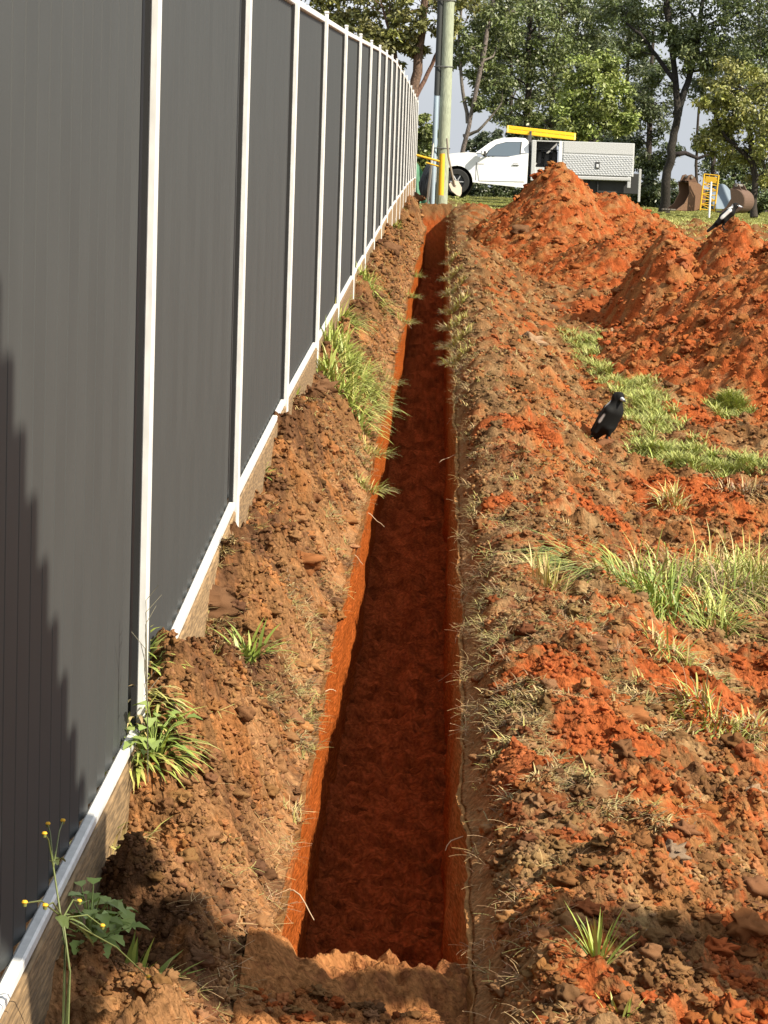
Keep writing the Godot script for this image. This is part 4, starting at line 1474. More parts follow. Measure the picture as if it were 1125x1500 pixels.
func make_trees() -> void:
	var dk := Color(0.07, 0.052, 0.042)
	var olive := Color(0.19, 0.2, 0.06)
	var deep := Color(0.125, 0.15, 0.055)
	var light := Color(0.22, 0.26, 0.07)
	tree("gum_tree", "tall gum tree with peeling reddish trunk rising behind the far part of the fence", W(-0.87, -0.789, 62),
		[[[0, 0, 0.138], [-0.096, 1.266, 0.138], [-0.038, 2.53, 0.138], [0.113, 4.041, 0.112], [0.234, 5.375, 0.086], [0.281, 6.863, 0.052]], [[-0.094, 2.192, 0.103], [-0.364, 3.106, 0.06], [-0.582, 4.018, 0.043], [-0.864, 4.842, 0.026]], [[-0.052, 2.446, 0.069], [0.343, 3.297, 0.052], [0.654, 4.058, 0.038], [0.73, 5.225, 0.026]]],
		[[-2.391, 4.926, 0.517], [-1.784, 4.48, 0.586], [-0.864, 4.842, 0.723], [-1.43, 4.024, 0.448], [-0.385, 4.225, 0.379], [0.186, 4.842, 0.586], [-1.075, 3.535, 0.31], [-2.023, 3.972, 0.344], [-2.743, 5.363, 0.689], [-1.229, 5.66, 0.861], [0.109, 6.033, 0.947], [0.977, 5.398, 0.689], [-0.257, 6.847, 1.033], [-0.562, 3.435, 0.207], [0.017, 3.871, 0.241], [-0.836, 4.01, 0.379], [0.76, 4.395, 0.276]], Color(0.185, 0.185, 0.058), Color(0.22, 0.13, 0.09), 0.8)
	tree("gum_tree", "slender leaning gum tree just right of the green pole", W(0.455, -1.34, 84),
		[[[0, 0, 0.084], [0.041, 1.376, 0.084], [0.311, 2.754, 0.07], [0.608, 4.579, 0.082], [0.895, 6.618, 0.07], [1.112, 8.641, 0.047]], [[0.107, 2.063, 0.07], [0.56, 2.261, 0.051], [1.045, 2.823, 0.035], [1.328, 3.242, 0.023]], [[0.228, 2.523, 0.07], [-0.054, 3.878, 0.056], [-0.206, 5.456, 0.047], [-0.082, 7.036, 0.035]]],
		[[0.096, 5.962, 0.793], [-0.272, 4.777, 0.467], [0.555, 4.17, 0.56], [1.088, 5.227, 0.793], [1.435, 6.298, 0.933], [0.523, 3.216, 0.303], [0.851, 7.738, 1.167], [-0.548, 7.246, 0.933], [0.224, 5.019, 0.513], [1.296, 4.035, 0.42]], deep, Color(0.24, 0.2, 0.17), 0.85)
	tree("gum_tree", "dark gum tree with thin straight trunk directly behind the truck cab", W(2.948, -1.711, 90),
		[[[0, 0, 0.125], [-0.076, 2.449, 0.125], [-0.128, 4.881, 0.1], [-0.179, 7.295, 0.085], [-0.181, 9.694, 0.05]]],
		[[-0.484, 5.16, 1.05], [-1.384, 4.306, 0.75], [0.223, 5.909, 1.15], [0.48, 4.464, 0.9], [-0.791, 3.644, 0.6], [-0.069, 7.01, 1.1], [-1.905, 5.017, 0.65], [0.993, 5.111, 0.6], [-0.207, 3.225, 0.55], [-1.11, 5.455, 0.7], [0.113, 8.506, 1.375], [-0.967, 7.992, 1]], deep, dk, 0.95)
	tree("gum_tree", "gum tree with pale forked trunk behind the front of the service body", W(3.889, -1.792, 93),
		[[[0, 0, 0.103], [-0.067, 2.783, 0.103], [-0.022, 5.296, 0.088], [0.185, 7.549, 0.077], [0.251, 9.534, 0.052]]],
		[[0.403, 7.207, 0.93], [0.957, 6.128, 0.672], [0.042, 3.793, 0.827], [0.679, 4.367, 0.723], [-0.231, 3.029, 0.672], [0.748, 8.56, 1.292], [1.364, 7.213, 0.672], [-0.591, 2.513, 0.517]], Color(0.125, 0.15, 0.055), Color(0.14, 0.11, 0.09), 0.9)
	tree("wattle_tree", "rounded light green tree behind the middle of the service body", W(4.708, -1.276, 80),
		[[[0, 0, 0.078], [-0.056, 1.741, 0.078], [-0.189, 3.254, 0.056], [-0.15, 4.335, 0.033]], [[-0.083, 1.849, 0.049], [0.299, 2.621, 0.04], [0.543, 3.494, 0.022]]],
		[[-0.187, 3.686, 0.933], [-0.745, 2.955, 0.622], [0.496, 3.104, 0.756], [-0.025, 2.524, 0.711], [-0.537, 4.193, 0.533], [0.613, 3.885, 0.533], [-0.543, 2.333, 0.444], [0.889, 2.641, 0.4], [0.111, 4.343, 0.533]], light, dk, 1.15)
	tree("gum_tree", "big gum tree with thick dark curving trunk right of the truck", W(7.422, -1.61, 84),
		[[[0, 0, 0.175], [0.046, 1.421, 0.152], [0.179, 2.452, 0.14], [0.295, 3.366, 0.121], [0.097, 5.057, 0.098], [-0.276, 7.071, 0.117], [-0.623, 9.074, 0.07]], [[0.276, 3.297, 0.14], [0.588, 4.395, 0.105], [0.84, 5.758, 0.093], [0.988, 7.336, 0.07]], [[0.113, 1.926, 0.093], [0.591, 2.033, 0.079], [1.036, 1.865, 0.058], [1.667, 2.114, 0.035]], [[0.176, 4.382, 0.093], [-0.508, 5.264, 0.07], [-1.088, 5.921, 0.051], [-1.868, 6.459, 0.035]]],
		[[-1.885, 6.841, 0.887], [-0.886, 6.468, 0.747], [0.284, 6.82, 0.98], [1.499, 6.274, 1.12], [2.614, 6.76, 1.073], [-1.204, 5.467, 0.467], [0.639, 5.21, 0.607], [1.785, 5.157, 0.84], [2.921, 5.284, 0.793], [1.017, 5.876, 0.793], [-0.01, 5.843, 0.467], [-0.477, 8.409, 1.4], [1.567, 8.473, 1.633], [-2.07, 8.358, 1.167], [3.18, 8.077, 1.4], [-0.51, 4.359, 0.373]], Color(0.12, 0.145, 0.055), Color(0.04, 0.032, 0.028), 0.95)
	tree("wattle_tree", "yellow green bushy tree at the right edge of the photo", W(9.698, -1.415, 78),
		[[[0, 0, 0.108], [-0.023, 1.232, 0.108], [-0.272, 2.705, 0.087], [-0.594, 3.958, 0.054]], [[-0.088, 1.654, 0.065], [-1.027, 2.469, 0.048], [-1.496, 3.297, 0.028]]],
		[[-0.721, 3.954, 0.867], [-0.031, 2.966, 0.91], [-1.091, 2.889, 0.737], [-1.549, 3.506, 0.563], [0.083, 4.022, 0.78], [-0.522, 2.19, 0.737], [-1.312, 2.206, 0.52], [0.293, 1.709, 0.693], [0.62, 2.735, 0.867], [-1.114, 4.151, 0.563]], Color(0.23, 0.23, 0.065), dk, 1.0)
	tree("casuarina_tree", "dark dense tree between the service body and the thick curving trunk", W(7.991, -2.243, 98),
		[[[0, 0, 0.136], [-0.067, 2.534, 0.122], [-0.087, 5.184, 0.095], [-0.081, 7.291, 0.054]]],
		[[-0.36, 3.056, 0.926], [-0.1, 4.337, 0.926], [-0.525, 1.986, 0.817], [0.164, 1.075, 0.708], [0.111, 5.507, 0.817], [-0.672, 3.974, 0.653], [0.421, 2.417, 0.708], [-0.106, 0.532, 0.544], [-0.662, 0.914, 0.436], [0.546, 0.955, 0.544]], Color(0.085, 0.105, 0.045), dk, 1.25)
	tree("casuarina_tree", "dark tree with several thin stems behind the yellow lattice guard", W(10.381, -2.078, 96),
		[[[0, 0, 0.093], [-0.074, 1.959, 0.093], [-0.089, 4.298, 0.067]], [[-0.609, 0.058, 0.064], [-0.756, 1.936, 0.059], [-0.769, 4.276, 0.043]], [[0.706, 0.103, 0.08], [0.7, 1.724, 0.08], [0.526, 3.54, 0.053]]],
		[[0.721, 1.333, 0.64], [0.09, 1.834, 0.64], [1.715, 0.922, 0.693], [-0.165, 0.649, 0.373], [1.087, 1.867, 0.747], [0.297, 0.874, 0.48], [-0.54, 2.855, 0.427], [2.032, 1.377, 0.693], [0.762, 0.55, 0.48], [1.425, 0.441, 0.48]], Color(0.1, 0.125, 0.05), dk, 1.15)
	for e: Array in [["tall hazy gum tree filling the gap left of the big curving trunk", W(8.531, -2.574, 118), [[0, 0, 0.131], [-0.127, 4.803, 0.098], [-0.22, 9.556, 0.066]], [[-1.159, 7.63, 1.114], [-0.065, 8.298, 1.18], [0.506, 6.415, 0.983], [-0.604, 6.061, 0.983], [-0.062, 4.806, 0.983], [-0.831, 3.983, 0.852], [-0.142, 3.046, 0.852], [0.036, 9.564, 1.311], [-0.968, 10.477, 1.442]]], ["tall hazy gum tree far behind the yellow green tree", W(14.917, -2.599, 116), [[0, 0, 0.129], [-0.429, 5.022, 0.097], [-0.837, 9.678, 0.064]], [[-1.052, 7.809, 1.16], [-0.222, 8.768, 1.289], [-1.442, 6.239, 0.967], [-0.024, 6.285, 1.096], [-0.87, 10.295, 1.611], [-1.823, 7.473, 0.838], [-2.878, 6.504, 0.838], [-3.146, 5.558, 0.709]]], ["tall hazy gum tree far behind the pole and truck bonnet", W(2.862, -2.387, 112), [[0, 0, 0.109], [-0.086, 4.413, 0.093], [-0.208, 8.928, 0.062]], [[-0.617, 7.714, 1.12], [0.244, 5.331, 0.871], [-0.692, 5.754, 0.809], [-0.031, 8.334, 1.12], [-0.068, 3.959, 0.684], [-1.227, 7.695, 0.871], [0.476, 7.148, 0.933], [-0.548, 9.815, 1.369]]], ["tall hazy gum tree far behind the service body", W(6.201, -2.347, 114), [[0, 0, 0.111], [-0.26, 4.482, 0.095], [-0.525, 9.071, 0.063]], [[-0.604, 6.623, 1.013], [0.149, 7.871, 1.077], [0.645, 6.51, 0.887], [-0.961, 7.683, 0.95], [-1.11, 5.378, 0.823], [0.004, 6.949, 0.95], [-0.428, 9.683, 1.393], [0.332, 10.011, 1.267]]]]:
		tree("gum_tree", e[0], e[1], [e[2]], e[3], Color(0.115, 0.14, 0.065), Color(0.12, 0.1, 0.085), 0.8, 1.15)
	tree("young_tree", "low dark understorey tree behind the tail of the truck", W(9.165, -2.204, 100),
		[[[0, 0, 0.056], [-0.015, 0.873, 0.044]]],
		[[-0.122, 0.815, 0.444], [0.381, 0.613, 0.333], [-0.571, 0.445, 0.389], [-1.269, 0.694, 0.417], [-0.838, 0.299, 0.278], [0.885, 0.412, 0.25]], Color(0.06, 0.075, 0.03), dk, 1.2)
	tree("young_tree", "low dark tree seen above the roof of the truck", W(4.154, -2.121, 102),
		[[[0, 0, 0.085], [-0.05, 2.499, 0.068]]],
		[[-0.408, 3.041, 0.623], [0.652, 3.076, 0.68], [-1.239, 2.847, 0.397], [0.268, 3.561, 0.623], [1.284, 2.682, 0.51], [2.122, 2.71, 0.51], [2.81, 2.926, 0.453], [1.031, 3.365, 0.567]], Color(0.06, 0.078, 0.03), dk, 1.2)
	tree("small_tree", "small distant tree in the sky gap above the truck bonnet", W(2.239, -1.889, 130),
		[[[0, 0, 0.065], [-0.086, 2.19, 0.036]]],
		[[-0.226, 2.115, 0.397], [0.207, 1.988, 0.361], [-0.574, 1.892, 0.361], [0.575, 1.718, 0.325], [-0.065, 1.661, 0.433], [0.336, 2.345, 0.217], [-0.994, 1.666, 0.289]], Color(0.075, 0.095, 0.05), dk, 1.0)
	for e: Array in [["low dark bush seen under the cab of the truck", W(1.857, -1.982, 108), [[-0.746, 0.063, 0.3], [-0.305, 0.196, 0.39], [0.202, 0.154, 0.36], [0.737, 0.143, 0.39], [1.097, 0.067, 0.27]]], ["low dark bush seen under the middle of the truck", W(4.383, -1.985, 108), [[-1.046, 0.142, 0.33], [-0.455, 0.221, 0.42], [0.141, 0.182, 0.39], [0.883, 0.177, 0.39]]], ["low dark bush seen under the tray of the truck", W(7.06, -2.101, 108), [[-1.199, 0.254, 0.39], [-0.549, 0.335, 0.42], [0.077, 0.268, 0.42], [0.731, 0.231, 0.39]]]]:
		tree("low_bush", e[0], e[1], [[[0.0, -0.3, 0.05], [0.0, 0.2, 0.03]]], e[2], Color(0.06, 0.075, 0.03), dk, 1.3)
	tree("shrub", "leafy light green shrub between the fence end and the pole", W(-0.588, -0.96, 75),
		[[[0, 0, 0.031], [-0.048, 1.328, 0.021]]],
		[[-0.145, 1.732, 0.312], [0.038, 1.249, 0.292], [-0.118, 2.141, 0.229], [-0.25, 1.219, 0.25], [0.058, 1.821, 0.208], [-0.071, 0.816, 0.292]], Color(0.15, 0.175, 0.05), dk, 1.1)


# ---------------------------------------------------------------- birds
# a smooth skin round tapered capsules [a, b, radius at a, radius at b]
func skin(caps: Array, cell: float, k: float, paint: Callable) -> MB:
	var lo := Vector3.INF
	var hi := -Vector3.INF
	for c: Array in caps:
		for e in 2:
			lo = lo.min(c[e] - Vector3.ONE * (c[2 + e] + cell * 2.0))
			hi = hi.max(c[e] + Vector3.ONE * (c[2 + e] + cell * 2.0))
	var field := func(p: Vector3) -> float:
		var s := 0.0
		for c: Array in caps:
			var ab: Vector3 = c[1] - c[0]
			var t := clampf((p - c[0]).dot(ab) / maxf(ab.length_squared(), 1e-9), 0.0, 1.0)
			s += exp(-(p.distance_to(c[0] + ab * t) - lerpf(c[2], c[3], t)) / k)
		return -k * log(maxf(s, 1e-30))
	var nx := int((hi.x - lo.x) / cell) + 2
	var ny := int((hi.y - lo.y) / cell) + 2
	var nz := int((hi.z - lo.z) / cell) + 2
	var f := PackedFloat32Array()
	f.resize(nx * ny * nz)
	for z in nz:
		for y in ny:
			for x in nx:
				f[(z * ny + y) * nx + x] = field.call(lo + Vector3(x, y, z) * cell)
	var id := PackedInt32Array()
	id.resize(nx * ny * nz)
	id.fill(-1)
	var mb := MB.new()
	for z in nz - 1:
		for y in ny - 1:
			for x in nx - 1:
				var sum := Vector3.ZERO
				var cnt := 0
				for e in [[0, 0, 0, 1, 0, 0], [0, 1, 0, 1, 1, 0], [0, 0, 1, 1, 0, 1], [0, 1, 1, 1, 1, 1], [0, 0, 0, 0, 1, 0], [1, 0, 0, 1, 1, 0], [0, 0, 1, 0, 1, 1], [1, 0, 1, 1, 1, 1], [0, 0, 0, 0, 0, 1], [1, 0, 0, 1, 0, 1], [0, 1, 0, 0, 1, 1], [1, 1, 0, 1, 1, 1]]:
					var a := f[((z + e[2]) * ny + y + e[1]) * nx + x + e[0]]
					var b := f[((z + e[5]) * ny + y + e[4]) * nx + x + e[3]]
					if (a < 0.0) != (b < 0.0):
						sum += Vector3(e[0], e[1], e[2]).lerp(Vector3(e[3], e[4], e[5]), a / (a - b))
						cnt += 1
				if cnt:
					var p := lo + (Vector3(x, y, z) + sum / cnt) * cell
					var g := Vector3(field.call(p + Vector3(0.001, 0, 0)) - field.call(p - Vector3(0.001, 0, 0)), field.call(p + Vector3(0, 0.001, 0)) - field.call(p - Vector3(0, 0.001, 0)), field.call(p + Vector3(0, 0, 0.001)) - field.call(p - Vector3(0, 0, 0.001))).normalized()
					id[(z * ny + y) * nx + x] = mb.put(p, g, paint.call(p, g))
	var st := [1, nx, nx * ny]
	for z in range(1, nz - 1):
		for y in range(1, ny - 1):
			for x in range(1, nx - 1):
				var at := (z * ny + y) * nx + x
				for ax in 3:
					if (f[at] < 0.0) != (f[at + st[ax]] < 0.0):
						var u: int = st[(ax + 1) % 3]
						var w: int = st[(ax + 2) % 3]
						var q := [id[at], id[at - u], id[at - u - w], id[at - w]]
						if q.min() >= 0:
							mb.tri(q[0], q[1], q[2])
							mb.tri(q[0], q[2], q[3])
	return mb


func magpie(label: String, at: Vector3, caps: Array, head: Vector3, beak: Vector3, nape: Vector3, patches: Array, leg_top: Array, size := 1.0) -> void:
	var root := thing("magpie", label, "bird", at, 0.0)
	root.scale = Vector3.ONE * size
	var paint := func(p: Vector3, g: Vector3) -> Color:
		var k := Color(0.012, 0.012, 0.014)
		var w := smoothstep(0.036, 0.028, p.distance_to(nape))
		for q: Array in patches:
			var ab: Vector3 = q[1] - q[0]
			var t := clampf((p - q[0]).dot(ab) / ab.length_squared(), 0.0, 1.0)
			w = maxf(w, smoothstep(q[2], q[2] * 0.7, p.distance_to(q[0] + ab * t)))
		return k.lerp(Color(0.72, 0.72, 0.7), w)
	var mb := skin(caps, 0.0062, 0.006, paint)
	obj("body", mb, M.feather, root)
	var b := MB.new()
	var d := (beak - head).normalized()
	b.col = Color(0.5, 0.53, 0.57)
	b.tube([head + d * 0.018, head + d * 0.04, head.lerp(beak, 0.8)], [0.0125, 0.01, 0.006], 10)
	b.col = Color(0.08, 0.08, 0.09)
	b.tube([head.lerp(beak, 0.8), beak], [0.006, 0.0015], 8)
	obj("beak", b, M.plain, root)
	var sd := d.cross(Vector3.UP).normalized()
	for s in [-1.0, 1.0]:
		var e := MB.new()
		e.col = Color(0.16, 0.05, 0.02)
		e.lathe([Vector2(0, -0.0035), Vector2(0.0025, -0.0025), Vector2(0.0035, 0), Vector2(0.0025, 0.0025), Vector2(0, 0.0035)], 8, Transform3D(Basis(), head + sd * 0.0225 * s + d * 0.01 + Vector3(0, 0.006, 0)))
		obj("eye", e, M.glass, root)
	for k in 2:
		var l := MB.new()
		l.col = Color(0.02, 0.02, 0.021)
		var t: Vector3 = leg_top[k]
		var foot := Vector3(t.x + 0.01, 0.0, t.z)
		var knee := Vector3(t.x - 0.012, t.y * 0.55, t.z)
		l.tube([t, knee, foot + Vector3(0, 0.006, 0)], [0.008, 0.005, 0.0045], 7)
		for a in [-0.5, 0.0, 0.5, PI]:
			l.tube([foot + Vector3(0, 0.005, 0), foot + Vector3(cos(a) * 0.028, 0.001, sin(a) * 0.028)], [0.004, 0.002], 5)
		obj("leg", l, M.feather, root)


func make_birds() -> void:
	var v := func(x: float, y: float, z: float) -> Vector3: return Vector3(x, y, z)
	var p1 := surface(0.966, 13.642)
	magpie("black magpie with pale beak standing on the clods beside the bright green grass", p1 + Vector3(0, 0.05, 0),
		[[v.call(-0.005, 0.115, 0.0), v.call(0.04, 0.175, 0.02), 0.06, 0.053], [v.call(0.04, 0.175, 0.02), v.call(0.066, 0.235, 0.03), 0.044, 0.03], [v.call(0.07, 0.25, 0.032), v.call(0.08, 0.252, 0.042), 0.03, 0.026],
		[v.call(-0.015, 0.105, 0.0), v.call(-0.06, 0.065, -0.012), 0.046, 0.028], [v.call(-0.06, 0.065, -0.012), v.call(-0.135, 0.0, -0.03), 0.022, 0.014],
		[v.call(0.01, 0.185, 0.06), v.call(-0.075, 0.08, 0.034), 0.026, 0.014], [v.call(0.01, 0.185, -0.04), v.call(-0.08, 0.08, -0.042), 0.026, 0.014],
		[v.call(0.0, 0.085, 0.028), v.call(-0.002, 0.05, 0.028), 0.026, 0.01], [v.call(0.0, 0.085, -0.022), v.call(-0.002, 0.05, -0.022), 0.026, 0.01]],
		Vector3(0.077, 0.25, 0.038), Vector3(0.105, 0.226, 0.1), Vector3(0.012, 0.226, 0.01), [[Vector3(-0.025, 0.168, 0.085), Vector3(-0.05, 0.138, 0.07), 0.016]], [Vector3(-0.002, 0.06, 0.028), Vector3(-0.002, 0.06, -0.022)], 1.02)
	get_node("magpie").rotation.z = 0.16
	var p2 := surface(Vector2(2.468, 0.657).x, 21.9)
	magpie("magpie with white nape perching on the crest of the low red ridge", p2 + Vector3(0, 0.035, 0),
		[[v.call(-0.005, 0.115, 0.0), v.call(0.05, 0.16, 0.0), 0.044, 0.04], [v.call(0.05, 0.16, 0.0), v.call(0.085, 0.21, 0.0), 0.034, 0.024], [v.call(0.088, 0.22, 0.0), v.call(0.1, 0.222, 0.0), 0.025, 0.022],
		[v.call(-0.01, 0.11, 0.0), v.call(-0.055, 0.065, 0.0), 0.036, 0.024], [v.call(-0.055, 0.065, 0.0), v.call(-0.14, -0.01, 0.0), 0.02, 0.013],
		[v.call(0.04, 0.17, 0.032), v.call(-0.07, 0.065, 0.022), 0.026, 0.012], [v.call(0.04, 0.17, -0.032), v.call(-0.07, 0.065, -0.022), 0.026, 0.012],
		[v.call(0.0, 0.09, 0.02), v.call(-0.004, 0.055, 0.02), 0.022, 0.01], [v.call(0.0, 0.09, -0.02), v.call(-0.004, 0.055, -0.02), 0.022, 0.01]],
		Vector3(0.096, 0.222, 0.0), Vector3(0.16, 0.205, 0.012), Vector3(0.045, 0.207, 0.0), [[Vector3(0.04, 0.185, 0.06), Vector3(-0.03, 0.115, 0.054), 0.022]], [Vector3(-0.004, 0.06, 0.02), Vector3(-0.004, 0.06, -0.02)])


# ---------------------------------------------------------------- grass and weeds
const GREENS := [Color(0.28, 0.35, 0.08), Color(0.2, 0.28, 0.06), Color(0.4, 0.41, 0.13), Color(0.45, 0.36, 0.17), Color(0.22, 0.14, 0.08)]

func tuft(label: String, x: float, z: float, r: float, many: int, ln: float, droop: float, kinds: Array, wind := Vector3.ZERO, wide := 0.0055, group := "", lift := 0.0) -> void:
	var at := surface(x, z)
	var mb := MB.new()
	for k in int(many * 2.3):
		var a := rr(0, TAU)
		var d := sqrt(rng.randf()) * r
		var o := Vector3(cos(a), 0, sin(a)) * d
		var g := surface(x + o.x, z - o.z) - at
		var lean := o / maxf(r, 0.01) * rr(0.2, 0.8) + wind * rr(0.5, 1.2) + Vector3(rr(-0.35, 0.35), 0, rr(-0.35, 0.35))
		var c: Color = GREENS[kinds[rng.randi() % kinds.size()]]
		mb.blade(g + Vector3(0, -0.012 + lift, 0), lean, ln * rr(0.5, 1.15), wide * rr(0.7, 1.3), droop * rr(0.6, 1.4), tint(c, 0.2))
	var o := obj("grass_tuft", mb, M.grass)
	o.position = at
	tag(o, label, "grass tuft", group)


func near_first(list: Array) -> Array:
	var p := []
	for k in range(0, list.size(), 2): p.append([list[k], list[k + 1]])
	p.sort_custom(func(a: Array, b: Array) -> bool: return a[1] < b[1])
	var out := []
	for q: Array in p: out.append_array(q)
	return out


func nth(k: int, what: String) -> String:
	return ["nearest", "second nearest", "third nearest", "fourth nearest", "fifth nearest", "sixth nearest", "seventh nearest", "eighth nearest", "ninth nearest", "farthest"][k / 2] + " " + what


func broad_leaf(mb: MB, at: Vector3, d: Vector3, ln: float, w: float) -> void:        # a folded, toothed leaf
	var sd := d.cross(Vector3.UP).normalized()
	var up := sd.cross(d).normalized()
	var pr := -1
	for k in 7:
		var t := k / 6.0
		var ww := w * sin(PI * pow(t, 0.75)) * (1.0 if k % 2 else 0.72) + 0.001
		var p := at + d * ln * t - Vector3(0, 0.35 * ln * t * t, 0)
		var s := mb.put(p - sd * ww + up * ww * 0.35, up, mb.col)
		mb.put(p, up, mb.col * 1.1)
		mb.put(p + sd * ww + up * ww * 0.35, up, mb.col)
		if pr >= 0:
			for j in 2:
				mb.tri(pr + j, pr + j + 1, s + j)
				mb.tri(pr + j + 1, s + j + 1, s + j)
		pr = s


func make_plants() -> void:
	tuft("large bright green grass tuft leaning left, on the right bank", 0.663, 8.598, 0.22, 620, 0.3, 1.8, [0, 1, 1, 2], Vector3(-0.7, 0, 0.15))
	tuft("grass tuft with a dark brown matted middle, right of the large leaning tuft", 1.008, 9.344, 0.24, 520, 0.24, 2.1, [0, 4, 4, 3, 1], Vector3(0.1, 0, 0.1))
	tuft("wide yellow green grass tuft at the right edge of the bank", 1.259, 9.572, 0.3, 620, 0.27, 1.9, [2, 0, 2, 3], Vector3(0.2, 0, 0))
	tuft("upright yellow green grass sprouting below the matted tuft", 1.005, 8.686, 0.09, 100, 0.2, 1.5, [2, 2, 0])
	tuft("short grass clump with yellowish tips in the red soil", 0.823, 7.713, 0.14, 200, 0.12, 1.8, [2, 0, 3], Vector3(0.2, 0, 0))
	tuft("flattened grass sod hanging over a red hollow on the right", 0.801, 6.966, 0.14, 220, 0.15, 1.6, [0, 2, 3, 4], Vector3(-0.3, 0, 0.4))
	tuft("brownish grass sod beside the right edge", 0.981, 7.125, 0.1, 140, 0.1, 1.5, [3, 2, 4])
	tuft("small upright sprig of grass in the shaded soil", 0.332, 4.348, 0.012, 15, 0.115, 0.5, [0, 2, 1])
	tuft("tiny grass shoots at the bottom edge of the bank", 0.36, 4.222, 0.02, 14, 0.06, 0.5, [0, 2])
	tuft("dry brown upturned grass clump on the slope of the red heap", 2.373, 20.139, 0.2, 260, 0.17, 1.2, [4, 4, 3, 2])
	tuft("dark dry grass clump near the right edge", 1.488, 12.018, 0.13, 170, 0.13, 1.4, [4, 4, 3])
	tuft("straw coloured grass wisps on broken clods", 0.391, 8.251, 0.07, 50, 0.13, 1.0, [3, 3, 2])
	tuft("dry grass clump by the lower right of the bird", 1.117, 11.424, 0.07, 60, 0.12, 1.1, [3, 2])
	var lip := [0.078, 17.6, 0.064, 19.138, 0.058, 22.729, 0.058, 24.698, 0.09, 16.479, 0.075, 20.674, 0.066, 27.686]
	lip = near_first(lip)
	for k in range(0, lip.size(), 2):
		tuft(nth(k, "dry grass clump hanging over the right lip of the trench"), lip[k] + 0.05, lip[k + 1], 0.1, 110, 0.1, 1.1, [3, 2, 2, 4], Vector3(-0.3, 0, 0.1), 0.006, "grass clumps on the right lip of the trench")
	var tall := [-0.606, 13.306, -0.714, 14.682, -0.506, 12.873, -0.573, 17.9, -0.708, 13.602, -0.476, 13.508, -0.655, 14.9, -0.794, 16.391, -0.498, 12.303]
	tall = near_first(tall)
	for k in range(0, tall.size(), 2):
		tuft(nth(k, "bright green lush grass clump along the foot of the fence"), tall[k], tall[k + 1], 0.15, 190, 0.2, 1.4, [0, 0, 2], Vector3(0.1, 0, 0), 0.009, "lush grass along the fence")
	var hang := [-0.313, 13.726, -0.271, 10.7, -0.289, 11.836, -0.251, 24.853, -0.254, 22.131, -0.26, 19.459, -0.297, 15.022]
	hang = near_first(hang)
	for k in range(0, hang.size(), 2):
		tuft(nth(k, "thin grass clump overhanging the left lip of the trench"), hang[k] - 0.02, hang[k + 1], 0.07, 60, 0.09, 1.1, [2, 2, 3, 0], Vector3(0.45, 0, 0.1), 0.005, "grass overhanging the left lip")
	var far := [-0.717, 35.758, -0.783, 46.223, -0.644, 29.263, -0.965, 64.548, -0.97, 74.096]
	far = near_first(far)
	for k in range(0, far.size(), 2):
		tuft(nth(k, "small green grass patch near the far end of the fence"), far[k], far[k + 1], 0.13, 120, 0.15, 0.9, [0, 0, 2], Vector3(0.2, 0, 0), 0.008, "grass patches near the fence end")
	tuft("leafy green runner grass spilling round the foot of the nearest white post", -0.675, 5.473, 0.08, 80, 0.085, 1.5, [0, 1, 0, 2], Vector3(0.1, 0, 0.3), 0.009, "", 0.02)
	tuft("mixed dry and green grass below the nearest white post", -0.623, 5.21, 0.06, 60, 0.085, 1.7, [1, 2, 3], Vector3(0.3, 0, 0.3), 0.008, "", 0.02)
	tuft("green grass blades beside the dark clod next to the fence", -0.483, 6.467, 0.03, 22, 0.12, 1.0, [0, 1], Vector3(0.1, 0, 0), 0.009)
	tuft("few green blades in the dark hollow under a clod", -0.593, 6.282, 0.03, 18, 0.1, 1.0, [1, 0], Vector3.ZERO, 0.009)
	tuft("curling green grass at the foot of the plinth", -0.61, 5.11, 0.06, 70, 0.14, 1.6, [0, 1, 2], Vector3(0.2, 0, 0.1), 0.009)
	tuft("tangled grass clump lower down the plinth", -0.614, 4.761, 0.06, 90, 0.13, 1.7, [1, 2, 3], Vector3(0.2, 0, 0.3), 0.008)
	tuft("young green seedling grass at the bottom left", -0.501, 4.191, 0.02, 14, 0.13, 0.7, [0, 1], Vector3(0.3, 0, 0), 0.013)
	tuft("small green sprout at the foot of the third white post", -0.66, 10.602, 0.05, 50, 0.09, 1.2, [1, 0], Vector3(0.2, 0, 0), 0.012)
	tuft("small green sprout beside the second length of plinth", -0.648, 8.809, 0.04, 40, 0.09, 1.2, [1, 0], Vector3(0.2, 0, 0), 0.012)
	# flowering weed against the fence
	var w := thing("flowering_weed", "tall thin weed with yellow flower buds in front of the fence", "weed", W(-0.5, 0.271, 3.353))
	var tips := [Vector3(-0.53, 0.548, 3.35), Vector3(-0.54, 0.497, 3.587), Vector3(-0.56, 0.496, 3.571), Vector3(-0.5, 0.561, 3.01), Vector3(-0.48, 0.545, 3.049), Vector3(-0.46, 0.381, 3.457), Vector3(-0.5, 0.404, 3.495), Vector3(-0.42, 0.216, 3.707)]
	var fork: Array[Vector3] = [Vector3(-0.53, 0.474, 3.436), Vector3(-0.51, 0.41, 3.403)]
	for k in tips.size():
		var t: Vector3 = W(tips[k].x, tips[k].y, tips[k].z) - w.position
		var f: Vector3 = W(fork[0 if k < 3 else 1].x, fork[0 if k < 3 else 1].y, fork[0 if k < 3 else 1].z) - w.position
		var s := MB.new()
		s.col = Color(0.13, 0.16, 0.05)
		s.tube([Vector3(0.001 * k, -0.03, 0), f * 0.5 + Vector3(0.01, 0, 0), f, f.lerp(t, 0.6) + Vector3(0, 0.012, 0), t], [0.0018, 0.0017, 0.0015, 0.0012, 0.001], 5)
		if k > 2: s.col = Color(0.13, 0.17, 0.05)
